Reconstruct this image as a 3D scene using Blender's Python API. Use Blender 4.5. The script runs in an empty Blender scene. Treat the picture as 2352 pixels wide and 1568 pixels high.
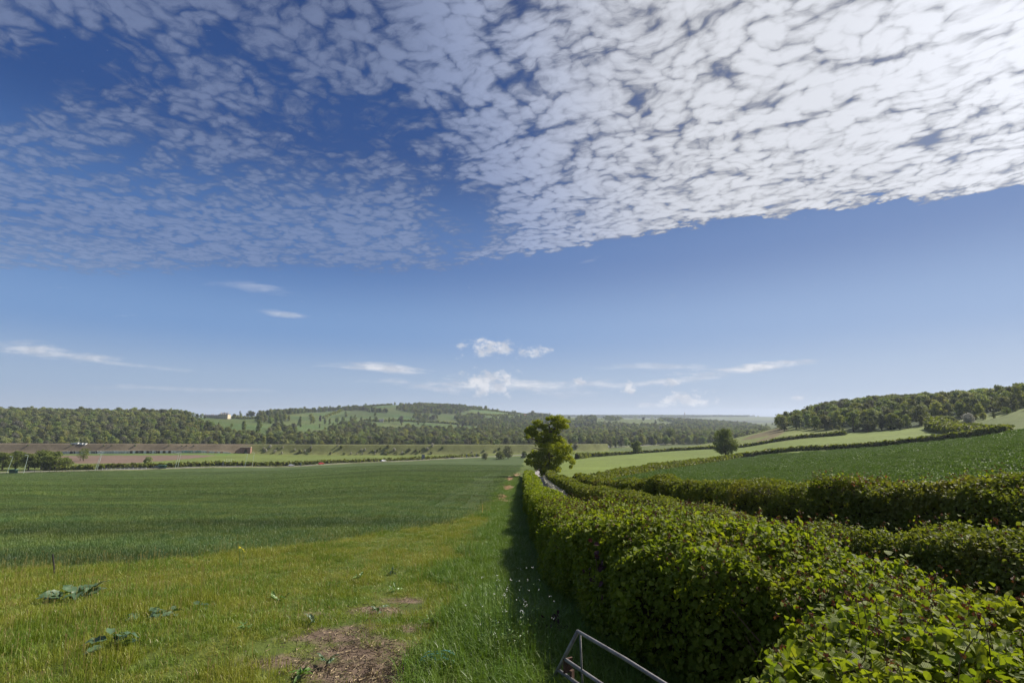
import bpy, math, random
import numpy as np
from mathutils import Vector, Matrix
S = bpy.context.scene
C = S.collection
R = math.radians
rng = np.random.default_rng(7)
random.seed(7)

# ------------------------------------------------------------------ camera
CAMZ = 3.0
F = 1176.0                       # focal length in units of a 2352 wide picture
TH = math.atan(176.0 / F)        # pitch up
cam = bpy.data.cameras.new("camera")
cam.sensor_width = 36.0
cam.lens = 18.0
cam.clip_start = 0.1
cam.clip_end = 40000
camo = bpy.data.objects.new("camera", cam)
C.objects.link(camo)
camo.location = (0, 0, CAMZ)
camo.rotation_euler = (math.pi / 2 + TH, 0, 0)
S.camera = camo

# ------------------------------------------------------------------ render set up
S.view_settings.view_transform = 'Standard'
S.view_settings.look = 'None'
S.view_settings.gamma = 1.0
S.view_settings.exposure = 0.7
S.cycles.use_denoising = True
S.cycles.max_bounces = 6
S.cycles.diffuse_bounces = 3
S.cycles.glossy_bounces = 2
S.cycles.transmission_bounces = 4
S.cycles.transparent_max_bounces = 8
S.cycles.volume_bounces = 0
S.cycles.caustics_reflective = False
S.cycles.caustics_refractive = False

SUN_AZ, SUN_EL = R(62), R(40)    # azimuth to the right of the view direction (+Y)


# ------------------------------------------------------------------ node helpers
class V:
    """socket with arithmetic"""
    def __init__(s, nt, sock): s.nt, s.s = nt, sock
    def _m(s, op, *a, clamp=False):
        n = s.nt.nodes.new('ShaderNodeMath'); n.operation = op; n.use_clamp = clamp
        for i, x in enumerate((s,) + a):
            if isinstance(x, V): s.nt.links.new(x.s, n.inputs[i])
            else: n.inputs[i].default_value = float(x)
        return V(s.nt, n.outputs[0])
    def __add__(s, o): return s._m('ADD', o)
    def __radd__(s, o): return s._m('ADD', o)
    def __sub__(s, o): return s._m('SUBTRACT', o)
    def __rsub__(s, o): return (s * -1.0) + o
    def __mul__(s, o): return s._m('MULTIPLY', o)
    def __rmul__(s, o): return s._m('MULTIPLY', o)
    def __truediv__(s, o): return s._m('DIVIDE', o)
    def __pow__(s, o): return s._m('POWER', o)
    def mx(s, o): return s._m('MAXIMUM', o)
    def mn(s, o): return s._m('MINIMUM', o)
    def exp(s): return s._m('EXPONENT')
    def ss(s, a, b):
        n = s.nt.nodes.new('ShaderNodeMapRange'); n.interpolation_type = 'SMOOTHSTEP'
        s.nt.links.new(s.s, n.inputs[0])
        for i, x in ((1, a), (2, b)):
            if isinstance(x, V): s.nt.links.new(x.s, n.inputs[i])
            else: n.inputs[i].default_value = x
        return V(s.nt, n.outputs[0])


def node(nt, t, ins=None, **kw):
    n = nt.nodes.new(t)
    for k, v in kw.items(): setattr(n, k, v)
    for k, v in (ins or {}).items():
        if isinstance(v, V): nt.links.new(v.s, n.inputs[k])
        elif isinstance(v, bpy.types.NodeSocket): nt.links.new(v, n.inputs[k])
        else: n.inputs[k].default_value = v
    return n


def comb(nt, x, y, z=0.0):
    return node(nt, 'ShaderNodeCombineXYZ', {0: x, 1: y, 2: z}).outputs[0]


def noise(nt, vec, scale, detail=3, rough=.5, dist=0.0):
    n = node(nt, 'ShaderNodeTexNoise', {'Vector': vec, 'Scale': scale, 'Detail': detail, 'Roughness': rough, 'Distortion': dist})
    return V(nt, n.outputs[0])


def noise2(nt, vec, scale, detail=3, rough=.5):
    n = node(nt, 'ShaderNodeTexNoise', {'Vector': vec, 'Scale': scale, 'Detail': detail, 'Roughness': rough}, noise_dimensions='2D')
    return V(nt, n.outputs[0])


def mixc(nt, f, a, b, mode='MIX'):
    n = nt.nodes.new('ShaderNodeMix'); n.data_type = 'RGBA'; n.blend_type = mode
    for k, v in ((0, f), (6, a), (7, b)):
        if isinstance(v, V): nt.links.new(v.s, n.inputs[k])
        elif isinstance(v, bpy.types.NodeSocket): nt.links.new(v, n.inputs[k])
        elif k == 0: n.inputs[k].default_value = v
        else: n.inputs[k].default_value = (v[0], v[1], v[2], 1)
    return n.outputs[2]


# ------------------------------------------------------------------ sky
W = bpy.data.worlds.new("World"); S.world = W; W.use_nodes = True
nt = W.node_tree; nt.nodes.clear()
skyn = node(nt, 'ShaderNodeTexSky', sky_type='NISHITA', sun_disc=False)
skyn.sun_elevation = SUN_EL; skyn.sun_rotation = SUN_AZ
skyn.air_density = 1.0; skyn.dust_density = 0.6; skyn.ozone_density = 3.0
SKY = 0.085
tc = node(nt, 'ShaderNodeTexCoord')
sp = node(nt, 'ShaderNodeSeparateXYZ', {0: tc.outputs['Generated']})
dx, dy, dz = (V(nt, sp.outputs[i]) for i in range(3))
zc = dz.mx(0.02)
PX, PY = dx / zc, dy / zc                       # where the ray meets a flat cloud sheet
P0 = comb(nt, PX, PY)
w1 = noise2(nt, P0, 1.3, 2); w2 = noise2(nt, comb(nt, PX + 7.3, PY - 3.1), 1.3, 2)
w3 = noise2(nt, P0, 5.0, 4, .6)
QX, QY = PX + (w1 - .5) * .45, PY + (w2 - .5) * .45 + (w3 - .5) * .22
# sheet outline
d_right = (QY * -1 + 3.05) - (QX - .2) * .49
w4 = noise2(nt, P0, 7.0, 4, .6)
right = (d_right + (w4 - .5) * .55 + (w1 - .5) * .3).ss(-.02, .16) * QX.ss(-.50, -.12)
d_left = QY * -1 + 3.55 + (w4 - .5) * .5
left = d_left.ss(-.05, .40) * (QX * -1).ss(.18, .60)
def hole(x0, y0, kx, ky, sl=0.0):
    a = QX - x0 + (QY - y0) * sl; b = QY - y0
    return ((a * a * kx + b * b * ky) * -1).exp()
left = left * (1 - hole(-1.55, 1.36, 1.8, 26, 0) * .95) * (1 - hole(-.62, 1.72, 16, 6, .5) * .75) * (1 - hole(-1.75, 2.0, 3, 9) * .35)
gap = hole(-.18, 2.3, 60, 1.6, .12) * .9
topc = (QY * -1 + 1.8).ss(0, .6) * QX.ss(-1.25, -.55)
cov = ((right * 1.0).mx(left * .82).mx(topc * .85) * (1 - gap)).mn(1.0)
sunv = Vector((math.sin(SUN_AZ) * math.cos(SUN_EL), math.cos(SUN_AZ) * math.cos(SUN_EL), math.sin(SUN_EL)))
SG = Vector((.772, .411, .485))     # glow of the veil of cloud towards the sun
cs = (dx * SG.x + dy * SG.y + dz * SG.z)
# small rounded cloudlets in rows
f1 = noise2(nt, comb(nt, PX - 4, PY + 9), 4.0, 4, .55); f2 = noise2(nt, comb(nt, PX + 3, PY + 2), 4.0, 4, .55)
CX, CY = PX + (f1 - .5) * .14, PY + (f2 - .5) * .14
rot = -.5
CU, CV = CX * math.cos(rot) + CY * math.sin(rot), CY * math.cos(rot) - CX * math.sin(rot)
vo = node(nt, 'ShaderNodeTexVoronoi', {'Vector': comb(nt, CU * .72, CV), 'Scale': 11.0, 'Smoothness': .2}, feature='SMOOTH_F1', voronoi_dimensions='2D')
cell = V(nt, vo.outputs['Distance'])
vo2 = node(nt, 'ShaderNodeTexVoronoi', {'Vector': comb(nt, CU + .3, CV + .1), 'Scale': 25.0}, feature='F1', voronoi_dimensions='2D')
cell2 = V(nt, vo2.outputs['Distance'])
fib = noise2(nt, comb(nt, CU * 1.0, CV * 1.7), 17.0, 8, .68)
puff = (1 - cell * cell * 2.6) * .54 + (1 - cell2 * cell2 * 3.0) * .34
lump = puff - .42 + (fib - .5) * 1.55 + (f1 - .5) * .5 + (w1 - .5) * .9 + (w3 - .5) * .5
dens = lump * .9 + cov * 1.15 - .50
veil = cs.ss(.45, .98) * .36
cover = cs.ss(.40, .8) * .22 
alpha = ((dens + cover).ss(-.42, .60) * (1 - veil) + veil) * (cov + (f2 - .5) * .4 + (fib - .5) * .35).ss(.10, .38)
opac = cs.ss(.30, .85) * .50 + .45
alpha_c = (alpha * opac * 1.05).mn(1.0)
near_sun = cs.ss(.3, .95)
# thin high streaks and small cumulus close to the horizon: direction from the valley floor
AX, AE = dx / dy.mx(.05), dz / dy.mx(.05)
A0 = comb(nt, AX, AE)
cn = noise2(nt, comb(nt, AX * 1.0, AE * 1.5), 42.0, 6, .6)
cn2 = noise2(nt, comb(nt, AX * .6 + AE * 1.2, AE * 4), 12.0, 7, .65)
cum = None
def tanv(u, v):
    yv = -(v - 784) / F
    d = math.cos(TH) - yv * math.sin(TH)
    return (u - 1176) / F / d, (math.sin(TH) + yv * math.cos(TH)) / d
for (u, v, ru, rv, a) in ((1130, 800, 72, 26, .55), (1225, 806, 48, 16, .5), (1120, 880, 76, 36, .7), (1330, 876, 20, 13, .9), (1448, 893, 26, 14, .8),
                          (1575, 918, 80, 20, .85), (1545, 878, 28, 12, .7), (1835, 914, 17, 7, .7), (1060, 795, 30, 10, .4), (1500, 930, 60, 8, .35)):
    a0, e0 = tanv(u, v)
    k = ((AX - a0) * (F / ru)); l = ((AE - e0) * (F / rv))
    b = ((k * k + l * l) * -1 ).exp() * 1.3 + (cn - .5) * 2.4 - .52
    b = b.ss(0, 1.0) * a
    cum = b if cum is None else cum.mx(b)
strk = None
for (u, v, ru, rv, a, sl) in ((1720, 845, 190, 13, 1.1, -.10), (1560, 872, 200, 10, .5, -.10), (870, 845, 150, 13, .7, .05), (80, 805, 220, 18, .6, .12), (650, 722, 70, 9, .4, .08),
                              (1180, 885, 300, 24, .75, .03), (400, 892, 250, 7, .3, .03), (1500, 840, 180, 10, .3, 0), (580, 660, 110, 18, .18, .15), (1350, 600, 40, 8, .2, -.3), (300, 838, 180, 7, .3, .1)):
    a0, e0 = tanv(u, v)
    k = ((AX - a0) * (F / ru)); l = ((AE - e0 + (AX - a0) * sl) * (F / rv))
    b = ((k * k + l * l) * -1).exp() * 1.0 + (cn2 - .5) * 1.9 - .38
    b = b.ss(0, 1.0) * a * .8
    strk = b if strk is None else strk.mx(b)
front = dy.ss(.1, .3)
low = cum.mx(strk) * front
el = dz.mx(0.0)
grad = node(nt, 'ShaderNodeValToRGB', {0: el})
cr = grad.color_ramp; cr.interpolation = 'EASE'
for i, (p, c) in enumerate(((0.0, (.46, .56, .70)), (.06, (.37, .50, .71)), (.16, (.20, .36, .67)), (.30, (.078, .19, .48)), (.48, (.022, .080, .28)), (.75, (.010, .042, .18)))):
    e = cr.elements[i] if i < 2 else cr.elements.new(p)
    e.position = p; e.color = (*c, 1)
side = cs.ss(-.2, 1.0)
gcol = mixc(nt, side * side * .40 * (1 - el).ss(.45, .97), grad.outputs[0], (.62, .70, .88))
nish = node(nt, 'ShaderNodeVectorMath', {0: skyn.outputs[0], 'Scale': SKY}, operation='SCALE').outputs[0]
sky_col = mixc(nt, .90, nish, gcol)
lit = (cs.ss(.35, .95) * .30 + cs.ss(.90, 1.0) * .15 + .28) * (dens.ss(-.35, .95) * .66 + .54)
cl_col = mixc(nt, near_sun.ss(.2, .95), (.80, .95, 1.36), (1.0, 1.03, 1.12))
cl_col = node(nt, 'ShaderNodeVectorMath', {0: cl_col, 'Scale': lit * 1.2}, operation='SCALE').outputs[0]
m1 = mixc(nt, alpha_c, sky_col, cl_col)
shade = noise2(nt, comb(nt, AX + .02, AE * 1.5 - .012), 30.0, 3, .5)
m2 = mixc(nt, (low * 1.75).mn(.92), m1, mixc(nt, shade.ss(.35, .65), (.88, .89, .93), (.62, .66, .75)))
bg = node(nt, 'ShaderNodeBackground', {'Color': m2, 'Strength': .56})
wo = node(nt, 'ShaderNodeOutputWorld', {'Surface': bg.outputs[0]})

sun = bpy.data.lights.new("sun", 'SUN'); sun.energy = 5.0; sun.angle = R(4.0); sun.color = (1.0, .93, .82)
suno = bpy.data.objects.new("sun", sun); C.objects.link(suno)
suno.rotation_euler = (-sunv).to_track_quat('-Z', 'Y').to_euler()

# ------------------------------------------------------------------ numpy noise
def _h(ix, iy, iz, seed):
    n = (ix.astype(np.int64) * 374761393 + iy.astype(np.int64) * 668265263 + iz.astype(np.int64) * 1274126177 + seed * 974634777) & 0xffffffff
    n = ((n ^ (n >> 13)) * 1274126177) & 0xffffffff
    n = (n ^ (n >> 16)) & 0xffff
    return n / 65535.0
def vnoise(x, y, z=None, seed=0):
    x = np.asarray(x, float); y = np.asarray(y, float); z = np.zeros_like(x) if z is None else np.asarray(z, float)
    ix, iy, iz = np.floor(x), np.floor(y), np.floor(z)
    fx, fy, fz = x - ix, y - iy, z - iz
    fx, fy, fz = (f * f * (3 - 2 * f) for f in (fx, fy, fz))
    r = 0
    for a in (0, 1):
        for b in (0, 1):
            for c in (0, 1):
                r = r + _h(ix + a, iy + b, iz + c, seed) * (fx if a else 1 - fx) * (fy if b else 1 - fy) * (fz if c else 1 - fz)
    return r * 2 - 1
def fnoise(x, y, z=None, seed=0, oct=3):
    r = 0; a = 1; s = 1; t = 0
    for o in range(oct):
        r = r + a * vnoise(np.asarray(x) * s, np.asarray(y) * s, None if z is None else np.asarray(z) * s, seed + o)
        t += a; a *= .5; s *= 2.03
    return r / t

# ------------------------------------------------------------------ terrain
def dirs(u, v):
    yv = -(np.asarray(v, float) - 784) / F
    return (np.asarray(u, float) - 1176) / F, math.cos(TH) - yv * math.sin(TH), math.sin(TH) + yv * math.cos(TH)
def ratio(v):
    a, b, c = dirs(0, v); return c / b
def project(x, y, z):
    y = np.maximum(np.asarray(y, float), .01)
    dep = y * math.cos(TH) + (z - CAMZ) * math.sin(TH)
    up = -y * math.sin(TH) + (z - CAMZ) * math.cos(TH)
    dep = np.maximum(dep, .01)
    return 1176 + F * x / dep, 784 - F * up / dep
L0 = [(8, 0), (25, -1.6), (50, -4), (100, -9), (200, -19), (300, -29), (330, -30.2), (450, -32), (530, -33), (620, -33.5)]
PROF = [
 (-1600, [(8, 0), (50, -4), (100, -8.5), (200, -19), (318, -30), (450, -32), (600, -34), (700, -25), (850, -5), (1000, 11), (1300, 15), (9000, 0)]),
 (-600, [(8, 0), (50, -4), (100, -8.5), (200, -19), (318, -30), (450, -32), (600, -34), (700, -25), (850, -5), (1000, 11), (1300, 15), (9000, 0)]),
 (0, L0 + [(700, -26), (850, -6), (1000, 11), (1200, 13), (2500, -10), (9000, -10)]),
 (380, L0 + [(700, -27), (850, -10), (1000, 7), (1150, 9), (1400, 0), (2500, -10), (9000, -10)]),
 (500, L0 + [(750, -29), (850, -15), (960, -6), (1060, 1.3), (1150, 2), (1500, -3), (2500, -10), (9000, -10)]),
 (650, [(8, 0), (25, -1.7), (50, -4.1), (100, -8.7), (200, -17.8), (300, -27), (400, -34), (560, -36), (640, -36.5), (800, -33), (900, 1000), (1000, 985), (1200, 967), (1500, 949), (1650, 946), (2500, -10), (9000, -10)]),
 (900, [(8, 0), (25, -1.6), (50, -3.8), (100, -7.7), (200, -15.5), (300, -23.5), (480, -36), (600, -38), (850, -37), (1000, 1003), (1250, 985), (1500, 963), (1800, 939), (2000, 929), (2100, 926), (2600, 20), (9000, -10)]),
 (1080, [(8, 0), (25, -1.7), (50, -4), (100, -8.2), (200, -15.8), (300, -23.5), (450, -34), (560, -37.5), (850, -38), (1000, 1003), (1300, 985), (1600, 966), (1900, 946), (2150, 934), (2700, 0), (9000, -10)]),
 (1200, [(8, 0), (25, -1.9), (50, -4.2), (70, -6), (110, -9.1), (200, -16), (300, -24), (430, -33), (560, -37.5), (850, -38), (1000, 1005), (1400, 985), (1800, 968), (2100, 956), (2300, 950), (2900, -20), (4000, -20), (5500, 957), (7000, 10), (9000, -10)]),
 (1320, [(8, 0), (25, -1.9), (50, -4.2), (62, -5.2), (110, -9.2), (200, -15), (300, -21.5), (430, -29.5), (560, -36), (850, -38), (1100, 1003), (1500, 988), (2000, 970), (2300, 959), (2450, 957), (3000, -20), (4500, -20), (5500, 955), (7000, 10), (9000, -10)]),
 (1500, [(8, 0), (18, -1.1), (30, -2.3), (60, -5), (100, -8.5), (155, -12.3), (250, -17.7), (430, -24.7), (560, -33), (700, -38), (850, -38), (1100, 1004), (1500, 990), (2000, 973), (2400, 964), (2600, 962), (3200, -30), (4500, -20), (5500, 955), (7000, 10), (9000, -10)]),
 (1650, [(8, 0), (17, -1.1), (30, -2.2), (60, -4.8), (100, -8.2), (200, -15), (280, -18.5), (400, 1031), (520, 1013), (600, -28), (800, -38), (1200, 1000), (1700, 985), (2200, 974), (2500, 969), (3000, -30), (4500, -30), (5500, 955), (7000, 10), (9000, -10)]),
 (1720, [(8, 0), (17, -1.1), (30, -2.2), (60, -4.8), (100, -7.6), (200, -14), (280, -17.9), (400, 1021), (490, 998), (560, -17), (800, -36), (1500, -38), (2500, 977), (3300, -35), (4500, -25), (5500, 956), (7000, 10), (9000, -10)]),
 (1800, [(8, 0), (14, -.6), (30, -2), (60, -4.2), (100, -6.6), (245, 1040), (340, 1013), (450, 990), (520, -4), (600, -6), (900, -30), (2500, -20), (4500, -25), (5500, 956), (7000, 10), (9000, -10)]),
 (1900, [(8, 0), (12, -.3), (30, -1.8), (60, -3.4), (100, -5.6), (235, -11.2), (340, 1003), (420, 989), (520, 7), (650, 9), (1000, -10), (9000, -10)]),
 (2000, [(8, 0), (12, -.3), (30, -1.5), (60, -2.9), (100, -4.6), (150, -7), (225, -10), (320, 1000), (370, 989), (470, 10), (600, 15), (1000, 5), (9000, -10)]),
 (2140, [(8, 0), (12, -.2), (30, -.9), (60, -2), (100, -3.2), (215, 1015), (300, 991), (345, -1), (400, 6), (470, 14), (600, 18), (1000, 10), (9000, -10)]),
 (2290, [(9, 0), (30, -.2), (60, -.7), (100, -1.6), (180, 999), (260, 981), (330, 4), (420, 14), (550, 20), (1000, 20), (9000, -10)]),
 (2352, [(9, 0), (30, .2), (60, 0), (100, -.3), (180, -.6), (230, 1.6), (300, 7), (400, 17), (550, 22), (1000, 22), (9000, -10)]),
 (2800, [(9, 0), (30, .8), (100, 4), (200, 10), (400, 22), (600, 25), (9000, -10)]),
 (4200, [(9, 0), (30, .8), (100, 4), (200, 10), (400, 22), (600, 25), (9000, -10)]),
]
AZG = np.arange(-180, 180.01, .25); LRG = np.linspace(0, math.log(13000), 700)
_az, _tb = [], []
for u, pr in PROF:
    a = math.atan((u - 1176) / F / 1.0224)
    rr = [0.0] + [math.log(y / math.cos(a)) for y, _ in pr]
    zz = [0.0] + [(CAMZ + ratio(v) * y if v > 700 else v) for y, v in pr]
    _az.append(math.degrees(a)); _tb.append(np.interp(LRG, rr, zz))
_az = [-180.] + _az + [180.]
_back = (_tb[0] + _tb[-1]) / 2 * .3
_tb = np.array([_back] + _tb + [_back])
TB = np.array([np.interp(AZG, _az, _tb[:, j]) for j in range(len(LRG))]).T
def gsm(A, sig, axis):
    n = int(sig * 3) + 1
    k = np.exp(-.5 * (np.arange(-n, n + 1) / sig) ** 2); k /= k.sum()
    A = np.moveaxis(A, axis, 0)
    P = np.concatenate([np.repeat(A[:1], n, 0), A, np.repeat(A[-1:], n, 0)])
    return np.moveaxis(sum(k[i] * P[i:i + len(A)] for i in range(2 * n + 1)), 0, axis)
TB = gsm(gsm(TB, 5.0, 0), 2.2, 1)
def H(x, y):
    x = np.asarray(x, float); y = np.asarray(y, float)
    r = np.maximum(np.hypot(x, y), 1.0); az = np.degrees(np.arctan2(x, y))
    i = (az + 180) / .25; i0 = np.clip(np.floor(i).astype(int), 0, len(AZG) - 2); fi = i - i0
    j = np.log(r) / (LRG[1]); j0 = np.clip(np.floor(j).astype(int), 0, len(LRG) - 2); fj = np.clip(j - j0, 0, 1)
    z = (TB[i0, j0] * (1 - fi) + TB[i0 + 1, j0] * fi) * (1 - fj) + (TB[i0, j0 + 1] * (1 - fi) + TB[i0 + 1, j0 + 1] * fi) * fj
    z = z + .035 * vnoise(x * .9, y * .9, seed=3) + .12 * vnoise(x / 9, y / 9, seed=4) * np.clip((r - 12) / 30, 0, 1)
    z = z + 1.2 * vnoise(x / 90, y / 90, seed=5) * np.clip((r - 650) / 400, 0, 1)
    return z
def Hs(x, y): return float(H(np.array([x]), np.array([y]))[0])
def at(u, v, y):
    """ground point seen in column u at depth y"""
    a, b, c = dirs(u, v); x = float(a / b * y)
    return Vector((x, y, Hs(x, y)))
def hit(u, v, y0=5.0, y1=9000):
    """ground point along the line of sight beyond depth y0"""
    a, b, c = dirs(u, v)
    ys = np.exp(np.linspace(math.log(y0), math.log(y1), 3000))
    d = CAMZ + float(c / b) * ys - H(float(a / b) * ys, ys)
    k = np.where(d < 0)[0]
    y = ys[k[0]] if len(k) else ys[np.argmin(d)]
    return Vector((float(a / b) * y, y, Hs(float(a / b) * y, y)))

def inpoly(px, py, poly):
    px = np.asarray(px); py = np.asarray(py); r = np.zeros(px.shape, bool)
    n = len(poly)
    for i in range(n):
        x1, y1 = poly[i]; x2, y2 = poly[(i + 1) % n]
        if y1 == y2: continue
        c = ((y1 > py) != (y2 > py)) & (px < (x2 - x1) * (py - y1) / (y2 - y1) + x1)
        r ^= c
    return r
def dline(px, py, pts):
    d = np.full(np.shape(px), 1e9)
    for (x1, y1), (x2, y2) in zip(pts[:-1], pts[1:]):
        L = (x2 - x1) ** 2 + (y2 - y1) ** 2
        t = np.clip(((px - x1) * (x2 - x1) + (py - y1) * (y2 - y1)) / L, 0, 1)
        d = np.minimum(d, np.hypot(px - x1 - t * (x2 - x1), py - y1 - t * (y2 - y1)))
    return d

# ------------------------------------------------------------------ object helpers
def tag(o, label=None, cat=None, group=None, kind=None):
    if label: o['label'] = label
    if cat: o['category'] = cat
    if group: o['group'] = group
    if kind: o['kind'] = kind
    return o
def empty(name, loc=(0, 0, 0), rz=0.0):
    o = bpy.data.objects.new(name, None); C.objects.link(o)
    o.location = loc; o.rotation_euler = (0, 0, rz); o.empty_display_size = .2
    return o
def npmesh(name, verts, faces, mats, attrs=None, midx=None, smooth=False):
    """faces: list of int arrays (n,k)"""
    me = bpy.data.meshes.new(name)
    verts = np.asarray(verts, np.float32)
    faces = [np.asarray(f, np.int32) for f in faces if len(f)]
    me.vertices.add(len(verts)); me.vertices.foreach_set('co', verts.ravel())
    loops = np.concatenate([f.ravel() for f in faces])
    tot = np.concatenate([np.full(len(f), f.shape[1], np.int32) for f in faces])
    st = np.concatenate([[0], np.cumsum(tot)[:-1]]).astype(np.int32)
    me.loops.add(len(loops)); me.loops.foreach_set('vertex_index', loops)
    me.polygons.add(len(tot)); me.polygons.foreach_set('loop_start', st)
    me.polygons.foreach_set('loop_total', tot)
    if midx is not None: me.polygons.foreach_set('material_index', np.asarray(midx, np.int32))
    me.update(calc_edges=True)
    me.polygons.foreach_set('use_smooth', np.full(len(tot), smooth, bool))
    for m in mats: me.materials.append(m)
    for k, a in (attrs or {}).items():
        a = np.asarray(a, np.float32)
        if a.ndim == 1:
            t = me.attributes.new(k, 'FLOAT', 'POINT'); t.data.foreach_set('value', a)
        else:
            t = me.attributes.new(k, 'FLOAT_COLOR', 'POINT')
            if a.shape[1] == 3: a = np.concatenate([a, np.ones((len(a), 1), np.float32)], 1)
            t.data.foreach_set('color', a.ravel())
    return me
def link(name, me, parent=None):
    o = bpy.data.objects.new(name, me); C.objects.link(o)
    if parent: o.parent = parent
    return o
class MB:
    """collects simple shapes into one mesh"""
    def __init__(s): s.v = []; s.q = []; s.t = []; s.n = 0
    def add(s, v, f):
        v = [tuple(p) for p in v]
        for a in f: (s.q if len(a) == 4 else s.t).append([i + s.n for i in a])
        s.v += v; s.n += len(v); return s
    def box(s, c, d, rz=0.0, top=1.0, topy=None):
        x, y, z = (a / 2 for a in d); ty = top if topy is None else topy
        P = [(-x, -y, -z), (x, -y, -z), (x, y, -z), (-x, y, -z), (-x * top, -y * ty, z), (x * top, -y * ty, z), (x * top, y * ty, z), (-x * top, y * ty, z)]
        m = Matrix.Rotation(rz, 3, 'Z'); c = Vector(c)
        return s.add([m @ Vector(p) + c for p in P], [(0, 3, 2, 1), (4, 5, 6, 7), (0, 1, 5, 4), (1, 2, 6, 5), (2, 3, 7, 6), (3, 0, 4, 7)])
    def tube(s, pts, rad, n=8):
        pts = [Vector(p) for p in pts]; rad = rad if hasattr(rad, '__len__') else [rad] * len(pts)
        b = []; up = None
        for i, p in enumerate(pts):
            t = (pts[min(i + 1, len(pts) - 1)] - pts[max(i - 1, 0)]).normalized()
            if up is None: up = t.orthogonal().normalized()
            up = (up - t * up.dot(t)).normalized(); sd = t.cross(up)
            b.append([p + (up * math.cos(a) + sd * math.sin(a)) * rad[i] for a in [2 * math.pi * k / n for k in range(n)]])
        f = []
        for i in range(len(pts) - 1):
            for k in range(n): f.append((i * n + k, i * n + (k + 1) % n, (i + 1) * n + (k + 1) % n, (i + 1) * n + k))
        vv = [q for r_ in b for q in r_]; m = len(vv); vv += [pts[0], pts[-1]]
        for k in range(n):
            f.append((m, (k + 1) % n, k)); f.append((m + 1, (len(pts) - 1) * n + k, (len(pts) - 1) * n + (k + 1) % n))
        return s.add(vv, f)
    def build(s, name, mat, parent=None, smooth=False):
        me = npmesh(name, np.array(s.v), [np.array(s.q).reshape(-1, 4), np.array(s.t).reshape(-1, 3)], [mat], smooth=smooth)
        return link(name, me, parent)
def tree_copy(o, parent=None):
    c = o.copy(); C.objects.link(c); c.parent = parent
    for k in ('label', 'group'):
        if k in c: del c[k]
    for ch in list(KIDS.get(o.name, [])):
        d = ch.copy(); C.objects.link(d); d.parent = c
        for g in KIDS.get(ch.name, []):
            e = g.copy(); C.objects.link(e); e.parent = d
    return c
KIDS = {}
def kids(root):
    for o in C.objects:
        if o.parent == root:
            KIDS.setdefault(root.name, []).append(o)
            for p in C.objects:
                if p.parent == o: KIDS.setdefault(o.name, []).append(p)

# ------------------------------------------------------------------ materials
def mat(name, col, rough=.8, spec=.3, metal=0.0, var=0.0, vscale=3.0, bump=0.0, bscale=20.0, emit=None):
    m = bpy.data.materials.new(name); m.use_nodes = True; t = m.node_tree
    b = t.nodes['Principled BSDF']
    b.inputs['Base Color'].default_value = (*col, 1); b.inputs['Roughness'].default_value = rough
    b.inputs['Specular IOR Level'].default_value = spec; b.inputs['Metallic'].default_value = metal
    g = node(t, 'ShaderNodeTexCoord').outputs['Object']
    if var:
        n = noise(t, g, vscale, 5, .6)
        c = mixc(t, n.ss(.3, .7), tuple(a * (1 - var) for a in col), tuple(min(1, a * (1 + var)) for a in col))
        t.links.new(c, b.inputs['Base Color'])
    if bump:
        n = noise(t, g, bscale, 5, .6)
        bn = node(t, 'ShaderNodeBump', {'Height': n, 'Strength': bump, 'Distance': .02})
        t.links.new(bn.outputs[0], b.inputs['Normal'])
    return m
def leafmat(name, ca, cb, cc=None, trans=.35, rough=.5, spec=.35, nscale=.35, ccf=.35, obj=False, tr_col=None, veins=False, yell=None):
    """foliage: two tones by leaf, a third in patches, light passing through"""
    m = bpy.data.materials.new(name); m.use_nodes = True; t = m.node_tree
    b = t.nodes['Principled BSDF']; out = t.nodes['Material Output']
    tv = V(t, node(t, 'ShaderNodeAttribute', attribute_name='tv').outputs['Fac'])
    col = mixc(t, tv, ca, cb)
    pos = node(t, 'ShaderNodeNewGeometry').outputs['Position']
    if cc:
        n = noise(t, pos, nscale, 3, .6)
        col = mixc(t, n.ss(.5, .72) * ccf, col, cc)
    if yell:
        col = mixc(t, tv.ss(.93, .96), col, yell)
    if obj:
        rnd = V(t, node(t, 'ShaderNodeObjectInfo').outputs['Random'])
        rnd2 = V(t, node(t, 'ShaderNodeTexWhiteNoise', {'W': rnd * 91.7}, noise_dimensions='1D').outputs['Value'])
        col = node(t, 'ShaderNodeHueSaturation', {'Hue': rnd * .06 + .455, 'Saturation': rnd2 * .4 + .7, 'Value': (rnd * 7.77)._m('FRACT') * 1.0 + .55, 'Color': col}).outputs[0]
    if veins:
        u = V(t, node(t, 'ShaderNodeAttribute', attribute_name='lu').outputs['Fac']); w = V(t, node(t, 'ShaderNodeAttribute', attribute_name='lw').outputs['Fac'])
        vn = ((w - u._m('ABSOLUTE') * .55) * 46.0)._m('SINE')
        bn = node(t, 'ShaderNodeBump', {'Height': vn, 'Strength': .5, 'Distance': .002})
        t.links.new(bn.outputs[0], b.inputs['Normal'])
        col = mixc(t, vn.ss(.75, 1.0) * .25, col, cc or cb)
    t.links.new(col, b.inputs['Base Color'])
    b.inputs['Roughness'].default_value = rough; b.inputs['Specular IOR Level'].default_value = spec
    tcn = mixc(t, 1.0, col, tr_col or (1.25, 1.3, .45), 'MULTIPLY')
    tr = node(t, 'ShaderNodeBsdfTranslucent', {'Color': tcn})
    mx = node(t, 'ShaderNodeMixShader', {0: trans, 1: b.outputs[0], 2: tr.outputs[0]})
    t.links.new(mx.outputs[0], out.inputs['Surface'])
    return m
bark = mat('bark', (.10, .075, .05), .95, .1, var=.4, vscale=6, bump=.6, bscale=12)
twig = mat('twig', (.045, .035, .022), .95, .1, var=.3, vscale=10)
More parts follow.
